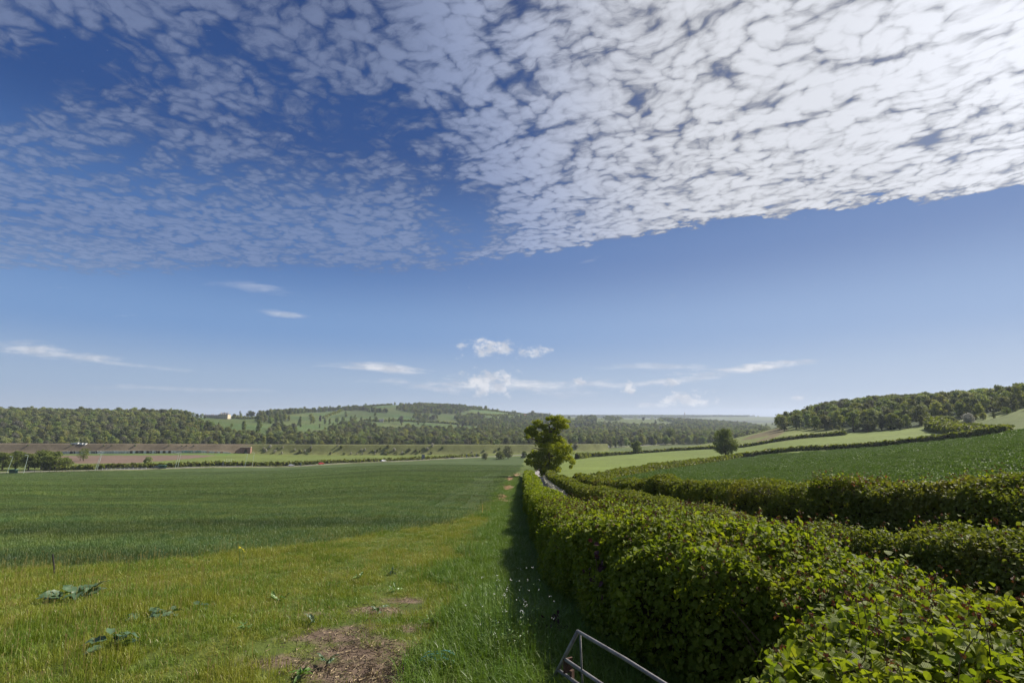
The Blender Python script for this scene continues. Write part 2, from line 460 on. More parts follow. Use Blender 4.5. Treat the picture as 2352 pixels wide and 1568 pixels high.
hazel_m = leafmat('hazel_leaf', (.115, .165, .016), (.205, .24, .024), (.25, .26, .028), .45, .55, .22, .9, .5, veins=True, yell=(.22, .24, .03))
hedge_m = leafmat('hedge_leaf', (.105, .135, .022), (.175, .19, .034), (.21, .18, .05), .38, .6, .2, .45, .6, yell=(.16, .17, .04))
oak_m = leafmat('oak_leaf', (.20, .235, .014), (.30, .315, .02), (.26, .27, .02), .42, .6, .2, .5, .4)
tree_m = leafmat('tree_leaf', (.115, .155, .040), (.175, .21, .055), (.20, .18, .07), .34, .6, .2, .05, .4, obj=True)
ptree_m = leafmat('park_tree_leaf', (.115, .15, .032), (.165, .195, .045), None, .34, .6, .2, .05, .4)
purple_m = leafmat('copper_leaf', (.035, .016, .018), (.05, .02, .022), None, .2, .6, .2, tr_col=(1, .6, .6))
blossom_m = leafmat('blossom', (.35, .34, .26), (.5, .48, .4), None, .2, .7, .2, tr_col=(1, 1, 1))
brown_m = leafmat('shoot_tip', (.07, .032, .018), (.13, .065, .03), None, .3, .6, .3, tr_col=(1, .7, .4))

# ------------------------------------------------------------------ leaf cards
def T_hazel():
    o = [(0, 0), (-.30, .10), (-.47, .38), (-.36, .72), (0, 1.08), (.36, .72), (.47, .38), (.30, .10)]
    v = [(x, y, .22 * abs(x) - .30 * (y - .3) ** 2 * (1 if y > .3 else .3)) for x, y in o] + [(0, .45, -.03)]
    return np.array(v), np.array([(i, 8, (i + 1) % 8) for i in range(8)]), np.array([x for x, y in o] + [0.]), np.array([y for x, y in o] + [.45])
def T_simple():
    v = np.array([(0, 0, 0), (-.38, .5, .16), (0, 1, -.08), (.38, .5, .16)])
    return v, np.array([(0, 2, 1), (0, 3, 2)]), v[:, 0], v[:, 1]
def T_quad():
    v = np.array([(-.5, 0, 0), (.42, .06, .12), (.5, .92, 0), (-.36, 1, .14)])
    return v, np.array([(0, 1, 2), (0, 2, 3)]), v[:, 0], v[:, 1]
def unit(a): return a / np.maximum(np.linalg.norm(a, axis=1, keepdims=True), 1e-9)
def cards(P, N, size, tmpl, droop=0.0, jit=.6, tv=None, aspect=1.0, g=None):
    g = g or rng
    n = len(P)
    tvv, tf, lu, lw = tmpl()
    N = unit(unit(N) + g.normal(0, jit, (n, 3)))
    A = g.normal(0, 1, (n, 3)); A[:, 2] -= droop
    A = unit(A - N * (A * N).sum(1, keepdims=True)); B = np.cross(N, A)
    s = (size * np.ones(n))[:, None, None]
    v = P[:, None, :] + s * (tvv[None, :, 0:1] * aspect * B[:, None, :] + (tvv[None, :, 1:2] - .5) * A[:, None, :] + tvv[None, :, 2:3] * N[:, None, :])
    k = len(tvv)
    f = (tf[None] + (np.arange(n) * k)[:, None, None]).reshape(-1, 3)
    t = g.random(n) if tv is None else tv
    return v.reshape(-1, 3), f, np.repeat(t, k), np.tile(lu, n), np.tile(lw, n)
class Cloud:
    def __init__(s): s.v = []; s.f = []; s.tv = []; s.lu = []; s.lw = []; s.mi = []; s.n = 0
    def add(s, c, mi=0):
        v, f, tv, lu, lw = c
        s.v.append(v); s.f.append(f + s.n); s.tv.append(tv); s.lu.append(lu); s.lw.append(lw); s.mi.append(np.full(len(f), mi)); s.n += len(v)
    def mesh(s, name, mats, smooth=False):
        return npmesh(name, np.concatenate(s.v), [np.concatenate(s.f)], mats, {'tv': np.concatenate(s.tv), 'lu': np.concatenate(s.lu), 'lw': np.concatenate(s.lw)}, np.concatenate(s.mi), smooth)

# ------------------------------------------------------------------ fields
WHEAT = [(-6000, 1352), (0, 1316), (200, 1301), (420, 1282), (600, 1263), (720, 1250), (830, 1230), (950, 1213), (1050, 1197), (1095, 1183), (1116, 1160), (1142, 1125), (1160, 1100),
         (1186, 1082), (1200, 1066), (1206, 1047), (1100, 1049.5), (1000, 1053.5), (880, 1058.5), (720, 1063.5), (565, 1069.5), (400, 1074), (225, 1080), (25, 1085), (-100, 1088), (-6000, 1120)]
RIGHTF = [(1325, 1101), (1400, 1093), (1500, 1079), (1600, 1065), (1700, 1050), (1900, 1035), (2100, 1019), (2250, 1005), (2298, 999), (2340, 990), (2500, 975), (6000, 900), (6000, 1500), (2352, 1260), (1900, 1200), (1600, 1150)]
LIGHTF = [(1270, 1095), (1290, 1060), (1318, 1045), (1353, 1036.5), (1483, 1035), (1630, 1030.5), (1705, 1024), (1802, 1013.5), (1942, 994), (2140, 982), (2155, 984), (2230, 994), (2298, 999), (2250, 1005), (2100, 1019),
          (1900, 1035), (1700, 1050), (1600, 1065), (1500, 1079), (1400, 1093), (1325, 1101)]
UPPERF = [(1460, 1034), (1560, 1020), (1640, 1008), (1720, 993), (1800, 980), (1950, 985), (1942, 994), (1802, 1013.5), (1705, 1024), (1630, 1030.5)]
BROWNP = [(1700, 1012), (1725, 1000), (1790, 982), (1812, 984), (1790, 1000), (1745, 1018), (1735, 1014), (1770, 1000)]
PLOUGH = [(120, 1064), (130, 1046), (500, 1044.5), (465, 1050), (400, 1056), (290, 1064)]
def at_line(pts):  # [(u,v,y)]
    return [tuple(at(u, v, y)[:2]) for u, v, y in pts]
ROAD = at_line([(-900, 1084, 270), (-300, 1084, 295), (25, 1081, 318), (225, 1076, 335), (400, 1070, 355), (565, 1066, 378), (720, 1060, 412), (880, 1055, 455), (1000, 1050, 500), (1100, 1046, 540), (1204, 1043, 580), (1290, 1037, 640), (1400, 1030, 730), (1500, 1026, 800), (1640, 1020, 930)])
HEDGE1 = [((l + r) / 2, y, r - l, h) for y, l, r, h in ((1.0, 1.0, 4.4, 1.72), (2.2, .95, 4.4, 1.72), (3.0, 1.05, 4.4, 1.70), (3.6, 1.45, 4.4, 1.68), (4.2, 2.35, 4.4, 1.6), (4.8, 2.85, 4.45, 1.55), (5.3, 2.7, 4.5, 1.5), (5.8, 2.1, 4.5, 1.5),
          (6.5, 1.5, 4.4, 1.5), (7.6, 1.2, 4.3, 1.52), (8.6, 1.05, 4.0, 1.52), (10.5, .82, 3.1, 1.55), (13, .78, 2.5, 1.55), (16, .8, 2.35, 1.52))] + [(1.52, 20, 1.5, 1.5), (1.5, 27, 1.4, 1.45), (1.6, 35, 1.45, 1.42), (2.0, 50, 1.5, 1.42), (2.45, 70, 1.6, 1.4), (3.0, 90, 1.7, 1.3), (3.4, 106, 1.6, 1.3)]
HEDGE2 = [(6.7, 6.3, 1.6, 1.4), (6.6, 7.6, 1.7, 1.45), (6.2, 8.6, 1.4, 1.2), (5.6, 10.4, 1.2, .95), (5.3, 12.5, 1.3, 1.25), (5.2, 16, 1.4, 1.4), (5.3, 22, 1.3, 1.4), (5.2, 32, 1.3, 1.4), (5.3, 50, 1.3, 1.45), (5.9, 70, 1.3, 1.4), (6.8, 90, 1.4, 1.4), (7.6, 104, 1.4, 1.4)]
HEDGE3 = [(12.0, 4.5, 1.7, 1.9), (9.8, 8.6, 1.7, 1.85), (9.0, 11.5, 1.7, 1.82), (8.2, 16, 1.6, 1.85), (8.3, 22, 1.6, 1.95), (8.8, 30, 1.6, 1.9), (8.6, 42, 1.5, 1.65), (7.9, 58, 1.4, 1.35), (8.3, 62, 1.3, 1.2)]
HEDGE4 = [(7.9, 62, 1.4, 1.35), (*at(1400, 1092, 100)[:2], 1.6, 1.5), (*at(1500, 1078, 155)[:2], 1.8, 1.9), (*at(1600, 1064, 215)[:2], 2, 2.0), (*at(1700, 1050, 275)[:2], 2, 2.0)]
SOIL = [  # bare earth, u v radius-u radius-v strength
 (880, 1560, 175, 50, 1.1), (850, 1495, 140, 28, .85), (770, 1460, 120, 22, .7), (870, 1405, 90, 14, .85), (640, 1520, 110, 22, .5), (1010, 1525, 40, 16, .5), (770, 1540, 120, 26, .8), (930, 1378, 70, 10, .7), (720, 1415, 80, 11, .7), (960, 1440, 70, 14, .6), (830, 1440, 70, 12, .6), (1000, 1350, 50, 7, .4)]
STRAW = [(1142, 1168, 26, 5, 1.0), (1140, 1180, 12, 11, 1.0), (1165, 1120, 14, 10, .8), (1172, 1100, 10, 6, .9), (1185, 1088, 8, 6, .9), (1150, 1140, 16, 6, .6), (1195, 1074, 6, 5, .8), (1150, 1150, 26, 3, .6)]
def blobs(u, v, L):
    r = 0
    for a, b, c, d, s in L: r = np.maximum(r, s * np.exp(-(((u - a) / c) ** 2 + ((v - b) / d) ** 2)))
    return r
def regions(x, y, z):
    u, v = project(x, y, z)
    ok = y > 1.0
    reg = np.zeros(x.shape, int)                      # 0 verge
    far = (y > 560)
    rest = ok & (y > 300); reg[rest] = 5               # valley floor
    reg[(np.hypot(x, y) > 640)] = 6                    # hills
    xh = np.interp(y, [h[1] for h in HEDGE3], [h[0] for h in HEDGE3])
    rf = ok & inpoly(u, v, RIGHTF) & (y < 420) & (x > xh)
    rf |= (y > 0) & (x > np.interp(y, [4.5, 62], [12.0, 7.8])) & (y <= 62) & (x > xh)
    reg[rf] = 2
    lf = ok & inpoly(u, v, LIGHTF) & (y > 60) & (y < 520) & ~rf; reg[lf] = 3
    reg[ok & inpoly(u, v, UPPERF) & (y > 330) & (y < 640)] = 4
    reg[ok & inpoly(u, v, PLOUGH) & (y > 340) & (y < 560)] = 7
    rx = np.interp(x, [p[0] for p in ROAD], [p[1] for p in ROAD])
    reg[ok & inpoly(u, v, WHEAT) & (y < rx - 5.5)] = 1
    reg[ok & (y > 13) & (x < 0) & (reg == 0) & (u < -300)] = 1
    reg[ok & (y > rx - 5.5) & (y < rx + 8) & (x < ROAD[-3][0]) & (reg == 1)] = 5
    return reg, u, v
# woods as seen from the camera (ground positions)
WOODS = [
 ([(-900, 1030), (-900, 940), (0, 940), (435, 952), (432, 972), (500, 989), (540, 1004), (640, 1008), (760, 999), (900, 1002), (1000, 999), (1060, 1006), (1200, 1004), (1300, 1008), (1300, 1030)], 610, 1150, 1.0),
 ([(664, 945), (714, 938), (754, 936), (824, 939), (889, 944), (889, 949), (829, 944), (779, 943), (714, 947), (664, 951)], 1200, 2200, 1.0),
 ([(914, 942), (919, 933), (986, 929), (1074, 935), (1079, 943), (1041, 951), (954, 949)], 1400, 2400, 1.0),
 ([(949, 957), (1000, 955), (1004, 966), (955, 966)], 1200, 2300, 1.0),
 ([(1040, 958), (1100, 958), (1125, 972), (1125, 985), (1062, 977)], 1100, 2300, .8),
 ([(756, 988), (800, 977), (850, 980), (862, 1003), (756, 1003)], 800, 1500, .9),
 ([(855, 1005), (862, 990), (950, 990), (1000, 988), (1117, 987), (1117, 1008), (860, 1008)], 800, 1700, .75),
 ([(615, 988), (674, 986), (680, 1006), (615, 1006)], 750, 1200, .9),
 ([(600, 962), (660, 958), (668, 966), (600, 970)], 900, 1600, .5),
 ([(1050, 985), (1058, 962), (1100, 958), (1150, 958), (1262, 958), (1262, 1024), (1050, 1024)], 800, 2300, .7),
 ([(1215, 954), (1262, 955), (1262, 962), (1215, 962)], 1500, 2500, 1.),
 ([(1258, 1024), (1258, 972), (1310, 970), (1400, 977), (1470, 981), (1560, 979), (1620, 973), (1700, 977), (1765, 987), (1765, 1020), (1600, 1024)], 800, 2500, .95),
 ([(1323, 961), (1368, 960), (1370, 970), (1323, 970)], 1500, 2500, 1.), ([(1390, 960), (1420, 958), (1425, 966), (1390, 966)], 1500, 2600, .6),
 ([(1520, 963), (1560, 961), (1646, 964), (1720, 977), (1700, 987), (1560, 977)], 1700, 2700, .9),
 ([(560, 949), (664, 946), (664, 953), (560, 957)], 1100, 2000, .6), ([(1070, 937), (1180, 943), (1260, 952), (1180, 946), (1075, 940)], 1800, 2500, .5),
]
FAR_WOODS = [([(1150, 957), (1150, 940), (1900, 940), (1900, 958), (1640, 957), (1500, 962), (1300, 957)], 5000, 7000, .9), ([(1600, 970), (1640, 964), (1830, 966), (1830, 971)], 3000, 6000, .8)]
CLEAR = [[(1050, 975), (1100, 979), (1100, 990), (1050, 990)], [(1150, 984), (1200, 985), (1198, 991), (1150, 990)], [(1120, 956), (1200, 957), (1180, 963), (1110, 963)], [(1300, 977), (1380, 982), (1360, 987), (1290, 982)],
         [(1440, 966), (1520, 964), (1560, 972), (1450, 975)], [(870, 981), (1100, 986), (1100, 992), (880, 989)], [(1560, 985), (1660, 988), (1640, 993), (1560, 990)]]
def woodw(u, v, y, L=WOODS):
    r = np.zeros(u.shape)
    for poly, a, b, w in L:
        r = np.where(inpoly(u, v, poly) & (y > a) & (y < b), np.maximum(r, w), r)
    for poly in CLEAR: r = np.where(inpoly(u, v, poly), r * .06, r)
    return r
FIELD_LINES = []   # filled for hedges on the hill
def wheat_tone(t, pos):
    """soft bands of the sown crop running across the slope"""
    s = node(t, 'ShaderNodeSeparateXYZ', {0: pos}); x, y = V(t, s.outputs[0]), V(t, s.outputs[1])
    a = noise(t, comb(t, x * .035 + y * .004, y * .36 - x * .03), 1.0, 5, .66)
    b = noise(t, comb(t, x * .012, y * .05 - x * .006), 1.0, 3, .5)
    return a, b
def ground_mat():
    m = bpy.data.materials.new('ground'); m.use_nodes = True; t = m.node_tree
    b = t.nodes['Principled BSDF']
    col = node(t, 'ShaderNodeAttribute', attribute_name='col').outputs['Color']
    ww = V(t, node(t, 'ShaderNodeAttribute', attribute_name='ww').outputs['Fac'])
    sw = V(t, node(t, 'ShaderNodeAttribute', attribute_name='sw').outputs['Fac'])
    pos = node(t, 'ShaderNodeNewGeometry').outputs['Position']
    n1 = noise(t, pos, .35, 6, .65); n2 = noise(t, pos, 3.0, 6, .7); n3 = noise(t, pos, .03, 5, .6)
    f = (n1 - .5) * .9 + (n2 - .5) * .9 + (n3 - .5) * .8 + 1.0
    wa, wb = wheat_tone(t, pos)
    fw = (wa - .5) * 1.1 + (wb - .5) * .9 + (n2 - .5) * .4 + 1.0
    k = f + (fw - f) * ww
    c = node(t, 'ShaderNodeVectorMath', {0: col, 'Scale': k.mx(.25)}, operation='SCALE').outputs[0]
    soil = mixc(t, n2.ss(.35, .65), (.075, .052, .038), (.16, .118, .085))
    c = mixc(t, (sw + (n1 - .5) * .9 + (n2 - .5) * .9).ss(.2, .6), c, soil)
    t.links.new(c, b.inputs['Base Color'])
    b.inputs['Roughness'].default_value = .9; b.inputs['Specular IOR Level'].default_value = .12
    bn = node(t, 'ShaderNodeBump', {'Height': n2 + n1 * 2.0, 'Strength': .5, 'Distance': .12})
    t.links.new(bn.outputs[0], b.inputs['Normal'])
    return m
GM = ground_mat()
def build_ground():
    az = np.concatenate([np.arange(-180, -57, 3.), np.arange(-57, 57.01, .15), np.arange(60, 180.1, 3.)])
    rr = np.concatenate([[.3], np.exp(np.arange(0, math.log(9500), .0112))])
    A, Rr = np.meshgrid(np.radians(az), rr, indexing='ij')
    x, y = Rr * np.sin(A), Rr * np.cos(A); z = H(x, y)
    sh = x.shape; x, y, z = x.ravel(), y.ravel(), z.ravel()
    reg, u, v = regions(x, y, z)
    col = np.zeros((len(x), 3)); ww = np.zeros(len(x)); sw = np.zeros(len(x))
    nz = fnoise(x / 60, y / 60, seed=21)
    base = {0: (.080, .105, .022), 1: (.058, .084, .025), 2: (.062, .105, .026), 3: (.122, .158, .034), 4: (.128, .150, .04), 5: (.112, .140, .034), 6: (.082, .102, .030), 7: (.15, .105, .078)}
    for k, c in base.items(): col[reg == k] = c
    ww[(reg == 1)] = 1.0
    h6 = reg == 6
    # pasture patchwork on the hills
    cellv = _h(np.floor(x / 260 + .4 * vnoise(x / 400, y / 400, seed=31)), np.floor(y / 210 + .5 * vnoise(x / 300, y / 300, seed=32)), np.zeros_like(x), 5)
    h6 = h6 & (x < 150); col[h6] *= (0.80 + .42 * cellv[h6])[:, None]; col[h6, 0] *= (0.9 + .25 * nz[h6])
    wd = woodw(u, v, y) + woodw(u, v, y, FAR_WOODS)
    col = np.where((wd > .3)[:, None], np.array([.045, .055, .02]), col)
    # wood floor on the right hill
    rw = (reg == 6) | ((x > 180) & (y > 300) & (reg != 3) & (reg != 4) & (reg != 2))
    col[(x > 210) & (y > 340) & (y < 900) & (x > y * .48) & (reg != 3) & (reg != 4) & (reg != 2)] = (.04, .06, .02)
    bp = (reg == 4) & inpoly(u, v, BROWNP); col[bp] = (.125, .105, .05)
    fl = (reg == 5)
    col[fl & inpoly(u, v, [(140, 1046), (150, 1040), (560, 1041), (520, 1046)])] = (.09, .14, .03)
    dr = np.hypot(0, 0)
    # straw and worn patches along the headland, bare earth by the gate
    st = blobs(u, v, STRAW) * (y < 140) * (y > 5)
    st = np.clip(st * 1.6 - .25 + .25 * fnoise(x * 2, y * 2, seed=8), 0, 1)
    col = col * (1 - st[:, None]) + np.array([.34, .22, .13]) * st[:, None]; ww *= (1 - st)
    near = (y > 2) & (y < 14)
    sw[near] = blobs(u[near], v[near], SOIL)
    sw = np.where((y <= 5.8) & (x < .2) & (x > -4) & (y > 0), np.maximum(sw, .7), sw)
    # tramlines left by the sprayer
    for pl in (TRAM1, TRAM2):
        d = dline(x, y, pl); k = np.exp(-(d / (.35 + y * .002)) ** 2)[:, None] * .3
        col = col * (1 - k)
    na, nr = sh
    idx = np.arange(na * nr).reshape(na, nr)
    q = np.stack([idx[:-1, :-1], idx[1:, :-1], idx[1:, 1:], idx[:-1, 1:]], -1).reshape(-1, 4)
    fr = reg[q[:, 0]]
    P = np.stack([x, y, z], 1)
    # analytic normals shared between the sheets
    e = .5
    nx = (H(x - e, y) - H(x + e, y)) / (2 * e); ny = (H(x, y - e) - H(x, y + e)) / (2 * e)
    Nn = unit(np.stack([nx, ny, np.ones_like(nx)], 1))
    names = {0: 'grass_verge', 1: 'wheat_field', 2: 'crop_field', 3: 'pasture', 4: 'upper_field', 5: 'valley_floor', 6: 'hills', 7: 'ploughed_field'}
    for k, nm in names.items():
        f = q[fr == k]
        if not len(f): continue
        used, inv = np.unique(f, return_inverse=True); f2 = inv.reshape(-1, 4)
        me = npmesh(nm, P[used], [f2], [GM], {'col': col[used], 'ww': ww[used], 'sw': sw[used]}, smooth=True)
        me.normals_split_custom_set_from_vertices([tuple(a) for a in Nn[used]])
        tag(link(nm, me), kind='structure')
TRAM1 = [tuple(at(u, v, y)[:2]) for u, v, y in ((1000, 1128, 34), (1040, 1112, 48), (1085, 1095, 75), (1130, 1075, 140), (1165, 1060, 260))]
TRAM2 = [(p[0] + 1.9, p[1] + .3) for p in TRAM1]
build_ground()

# ------------------------------------------------------------------ hedges
def path_sample(path, n):
    P = np.array(path, float); d = np.concatenate([[0], np.cumsum(np.hypot(*np.diff(P[:, :2], axis=0).T))])
    # smooth the corners
    t = np.linspace(0, d[-1], n)
    return np.stack([np.interp(t, d, P[:, k]) for k in range(P.shape[1])], 1), d[-1], t
def hedge_surface(path, step, seed, lump=.16, boxy=.45, dent=None):
    """returns a function giving points and outward normals of the clipped hedge"""
    P, L, t = path_sample(path, max(8, int(sum(math.dist(a[:2], b[:2]) for a, b in zip(path[:-1], path[1:])) / step)))
    for _ in range(6):
        P[1:-1] = (P[:-2] + 2 * P[1:-1] + P[2:]) / 4
    T = np.gradient(P[:, :2], axis=0); T /= np.maximum(np.hypot(T[:, 0], T[:, 1])[:, None], 1e-9)
    def f(s, phi, inset=0.0):
        """s 0..1 along, phi 0 (left foot) .. pi (right foot)"""
        i = np.clip(s * (len(P) - 1), 0, len(P) - 1.001); i0 = i.astype(int); fr = (i - i0)[:, None]
        p = P[i0] * (1 - fr) + P[i0 + 1] * fr; tt = T[i0] * (1 - fr) + T[i0 + 1] * fr
        tt /= np.maximum(np.hypot(tt[:, 0], tt[:, 1])[:, None], 1e-9)
        nx, ny = -tt[:, 1], tt[:, 0]                 # left side
        c, sn = np.cos(phi), np.sin(phi)
        a = np.sign(c) * np.abs(c) ** boxy; b = np.abs(sn) ** boxy
        end = np.minimum(s, 1 - s) * L; ef = np.clip(end / .7, 0, 1) ** .5
        w = p[:, 2] / 2 * (.55 + .45 * ef); h = p[:, 3] * (.6 + .4 * ef)
        x = p[:, 0] + nx * a * w; y = p[:, 1] + ny * a * w
        z0 = H(x, y)
        dn = lump * fnoise(x * .9, y * .9, b * h * 1.0 + z0, seed=seed, oct=3) * 1.7 + .05 * vnoise(x * 4, y * 4, z0 + b * h * 4, seed=seed + 9) - inset
        if dent: dn = dn - dent(x, y, z0 + b * h)
        N = np.stack([nx * a * abs(1), ny * a, b * .9 * (w / np.maximum(h, .1)) * 1.6], 1); N = unit(N)
        Q = np.stack([x, y, z0 + b * h], 1) + N * dn[:, None]
        Q[:, 2] = np.maximum(Q[:, 2], z0 - .05)
        return Q, N
    return f, L, P
def phis(n, g, top=.45):
    """sample around the section, even by length"""
    ph = np.linspace(0, math.pi, 400)
    return ph
def leaf_size(y, base):
    return np.maximum(base, y * .0042)
def hedge(name, path, mats, base, seed, label, cat='hedge', per=5.0, ymin=2.0, mat_fn=None, shoots=0, lump=.16, tmpl_near=T_hazel, parts=True, hmean=1.6, cut=None, core=None, boxy=.45, dent=None):
    g = np.random.default_rng(seed)
    root = empty(name, (path[0][0], path[0][1], Hs(path[0][0], path[0][1])))
    tag(root, label, cat); r1_root.append(root)
    f, L, P = hedge_surface(path, .35, seed, lump, boxy, dent)
    off = np.array(root.location)
    seg = np.linspace(0, 1, max(3, int(L / 2) + 1))
    cl = Cloud()
    # even-length table round the section
    for a, b in zip(seg[:-1], seg[1:]):
        m = (a + b) / 2; pm = P[int(m * (len(P) - 1))]; y = max(ymin, math.hypot(pm[0], pm[1]))
        per_m = pm[2] + 2 * pm[3]
        sz = float(leaf_size(y, base)); area = (b - a) * L * per_m
        n = int(area * per / (sz * sz * .75))
        if n < 4: n = 4
        s = g.uniform(a, b, n)
        tt = g.random(n) * per_m
        w, h = pm[2], pm[3]
        # choose the angle from distance round the box
        ph = np.where(tt < h, (tt / h) ** (1 / boxy) * .9, 0)
        ph = np.where((tt >= h) & (tt < h + w), np.arccos(np.clip(np.sign(1 - 2 * (tt - h) / w) * np.abs(1 - 2 * (tt - h) / w) ** (1 / boxy), -1, 1)), ph)
        ph = np.where(tt >= h + w, math.pi - ((tt - h - w) / h) ** (1 / boxy) * .9, ph)
        ins = g.exponential(.10, n) - .04 - .10 * (g.random(n) < .06) * g.random(n)
        Q, N = f(s, ph, ins)
        size = sz * g.uniform(.4, 1.35, n)
        tm = tmpl_near if y < 16 else (T_simple if y < 60 else T_quad)
        tv = g.random(n)
        if cut is not None:
            k = cut(Q); Q, N, size, tv = Q[k], N[k], size[k], tv[k]
            if not len(Q): continue
        N2 = N.copy(); N2[:, 2] += .5
        mi = 0
        cl.add(cards(Q - off, N2, size, tm, droop=.5, jit=.75, tv=tv, g=g))
    fo = link('foliage', cl.mesh('foliage', mats), root)
    # the twiggy inside
    ns = max(6, int(L / .8)); na = 14
    s = np.repeat(np.linspace(0.002, .998, ns), na); ph = np.tile(np.linspace(0.0, math.pi, na), ns)
    Q, N = f(s, ph, np.full(len(s), .24))
    idx = np.arange(ns * na).reshape(ns, na)
    q = np.stack([idx[:-1, :-1], idx[:-1, 1:], idx[1:, 1:], idx[1:, :-1]], -1).reshape(-1, 4)
    if cut is not None:
        kk = cut(Q); q = q[kk[q].all(1)]
    me = npmesh('branches', Q - off, [q, ], [twig], smooth=True)
    caps = MB()
    link('branches', me, root)
    if shoots:
        shoots_fn(root, f, g, shoots, off, P, L, cut)
    return root, f, P, L
def inner_twigs():
    """bare stems showing in the hollow of the near hedge"""
    g = np.random.default_rng(31); m = MB(); root = r1_root[0]; o = root.location
    for k in range(30):
        x, y = g.uniform(2.5, 3.2), g.uniform(4.1, 5.4); z = Hs(x, y); h = g.uniform(.6, 1.15)
        m.tube([(x - o.x, y - o.y, z - o.z), (x + g.normal(0, .12) - o.x, y + g.normal(0, .12) - o.y, z + h * .5 - o.z), (x - g.uniform(0, .5) - o.x, y + g.normal(0, .25) - o.y, z + h - o.z)], [.016, .012, .005], 6)
    tag(m.build('stems', stem_m, root), kind='stuff')
r1_root = []
def shoots_fn(root, f, g, n, off, P, L, cut, smax=None):
    """upright new shoots with drooping brown tips standing out of the clipped top"""
    mb_v, mb_q, nn = [], [], 0
    lc = Cloud(); bc = Cloud()
    s = g.random(n * 12) ** 1.0; i = (s * (len(P) - 1)).astype(int)
    keep = (np.hypot(P[i, 0], P[i, 1]) < 17); s = s[keep][:n]; n = len(s)
    ph = np.arccos(np.clip(g.uniform(-1, 1, n), -1, 1)); ph = np.clip(ph, .35, math.pi - .35)
    c = g.uniform(-1, 1, n); ph = np.arccos(np.sign(c) * np.abs(c) ** 2.2)
    Q, N = f(s, ph, np.full(n, .10))
    if cut is not None:
        k = cut(Q); Q, N = Q[k], N[k]; n = len(Q)
    D = unit(np.stack([g.normal(0, .22, n), g.normal(0, .22, n), np.ones(n)], 1) + N * .25)
    Ln = g.uniform(.14, .36, n)
    S3 = MB()
    for k in range(n):
        p = Q[k] - off; d = D[k]; l = Ln[k]; side = unit(np.cross(d, g.normal(0, 1, 3))[None])[0]
        pts = [p, p + d * l * .5 + side * .01, p + d * l * .92 + side * .025, p + d * l + side * .055 - np.array([0, 0, .006])]
        S3.tube(pts, [.0035, .003, .0022, .0015], 4)
        nl = g.integers(3, 6)
        t = np.linspace(.25, .95, nl)[:, None]
        lp = p + d * l * t + g.normal(0, 1, (nl, 3)) * .012
        out = unit(g.normal(0, 1, (nl, 3)) * np.array([1, 1, .2]))
        szl = g.uniform(.04, .085, nl) * (1.15 - t[:, 0] * .5)
        lc.add(cards(lp + out * szl[:, None] * .5, out * .5 + np.array([0, 0, 1.]), szl, T_hazel, droop=.9, jit=.35, g=g))
        nb = 5
        tip = pts[-1] + g.normal(0, .010, (nb, 3))
        bc.add(cards(tip, g.normal(0, 1, (nb, 3)), g.uniform(.016, .034, nb), T_simple, droop=1.5, jit=.8, g=g))
    tag(S3.build('shoot_stems', stem_m, root), kind='stuff')
    link('shoot_leaves', lc.mesh('shoot_leaves', [hazel_m]), root)
    link('shoot_tips', bc.mesh('shoot_tips', [brown_m]), root)
stem_m = mat('shoot_stem', (.13, .085, .04), .7, .2)

def dent1(x, y, z):   # hollows in the near hedge
    m = ((x - 3.3) / .9) ** 2 + ((y - 4.7) / .5) ** 2
    return .14 * np.exp(-m) + .10 * np.maximum(0, vnoise(x * 1.7, y * 1.7, z * 1.7, seed=77)) * (y < 25)
r1, f1_, P1_, L1_ = hedge('hazel_hedge', HEDGE1, [hazel_m], .060, 11, 'broad clipped hazel hedge in yellow-green leaf running from the foreground away to the oak', shoots=1500, dent=dent1, lump=.19, per=4.8)
inner_twigs()
hedge('hawthorn_hedge', HEDGE2, [hedge_m], .05, 12, 'narrow low hedge on the right side of the sunken lane, beside the hazel hedge', shoots=260, lump=.18, per=4.4)
hedge('field_hedge', HEDGE3, [hedge_m], .055, 13, 'tall dark hedge at the right between the lane and the dark green crop field', shoots=420, lump=.28, per=4.4)
hedge('field_hedge', HEDGE4, [hedge_m], .06, 14, 'hedge climbing from the bend by the lane to the round tree in the middle distance', lump=.3, per=4)
H5 = [(*at(u, v, y)[:2], w, h) for u, v, y, w, h in ((1702, 1048, 282, 2, 1.9), (1800, 1041, 255, 2, 1.7), (1900, 1034, 236, 2, 1.7), (2000, 1027, 226, 2.2, 1.9), (2100, 1018, 217, 2.4, 2.0), (2200, 1010, 200, 2.4, 2.2), (2260, 1003, 188, 2.6, 2.4), (2300, 998, 181, 2.5, 2.0), (2318, 995, 190, 2.4, 1.4))]
hedge('field_hedge', H5, [hedge_m], .06, 15, 'thin dark hedge dividing the light green pasture from the dark green crop field', lump=.4, per=4)
H6 = [(*at(u, v, y)[:2], w, h) for u, v, y, w, h in ((1325, 1044, 395, 3, 4), (1353, 1037, 420, 3, 3), (1420, 1036, 430, 2, 1.8), (1483, 1035, 432, 2, 1.7), (1560, 1033, 425, 2, 1.7), (1630, 1030, 408, 2, 1.7), (1705, 1024, 372, 2, 1.5), (1760, 1018, 360, 2, 1.4), (1802, 1013.5, 352, 2, 1.8), (1870, 1004, 345, 2, 1.8), (1942, 994, 342, 2.4, 2.2))]
hedge('field_hedge', H6, [hedge_m], .06, 16, 'low hedge along the far edge of the light green pasture, rising to the wood', lump=.4, per=4)
H7 = [(*at(u, v, y)[:2], w, h) for u, v, y, w, h in ((2298, 998, 184, 3, 1.6), (2262, 994, 200, 6, 2.4), (2225, 990, 225, 6, 3.0), (2190, 986, 255, 7, 4.0), (2165, 982, 285, 9, 5), (2150, 980, 315, 10, 6))]
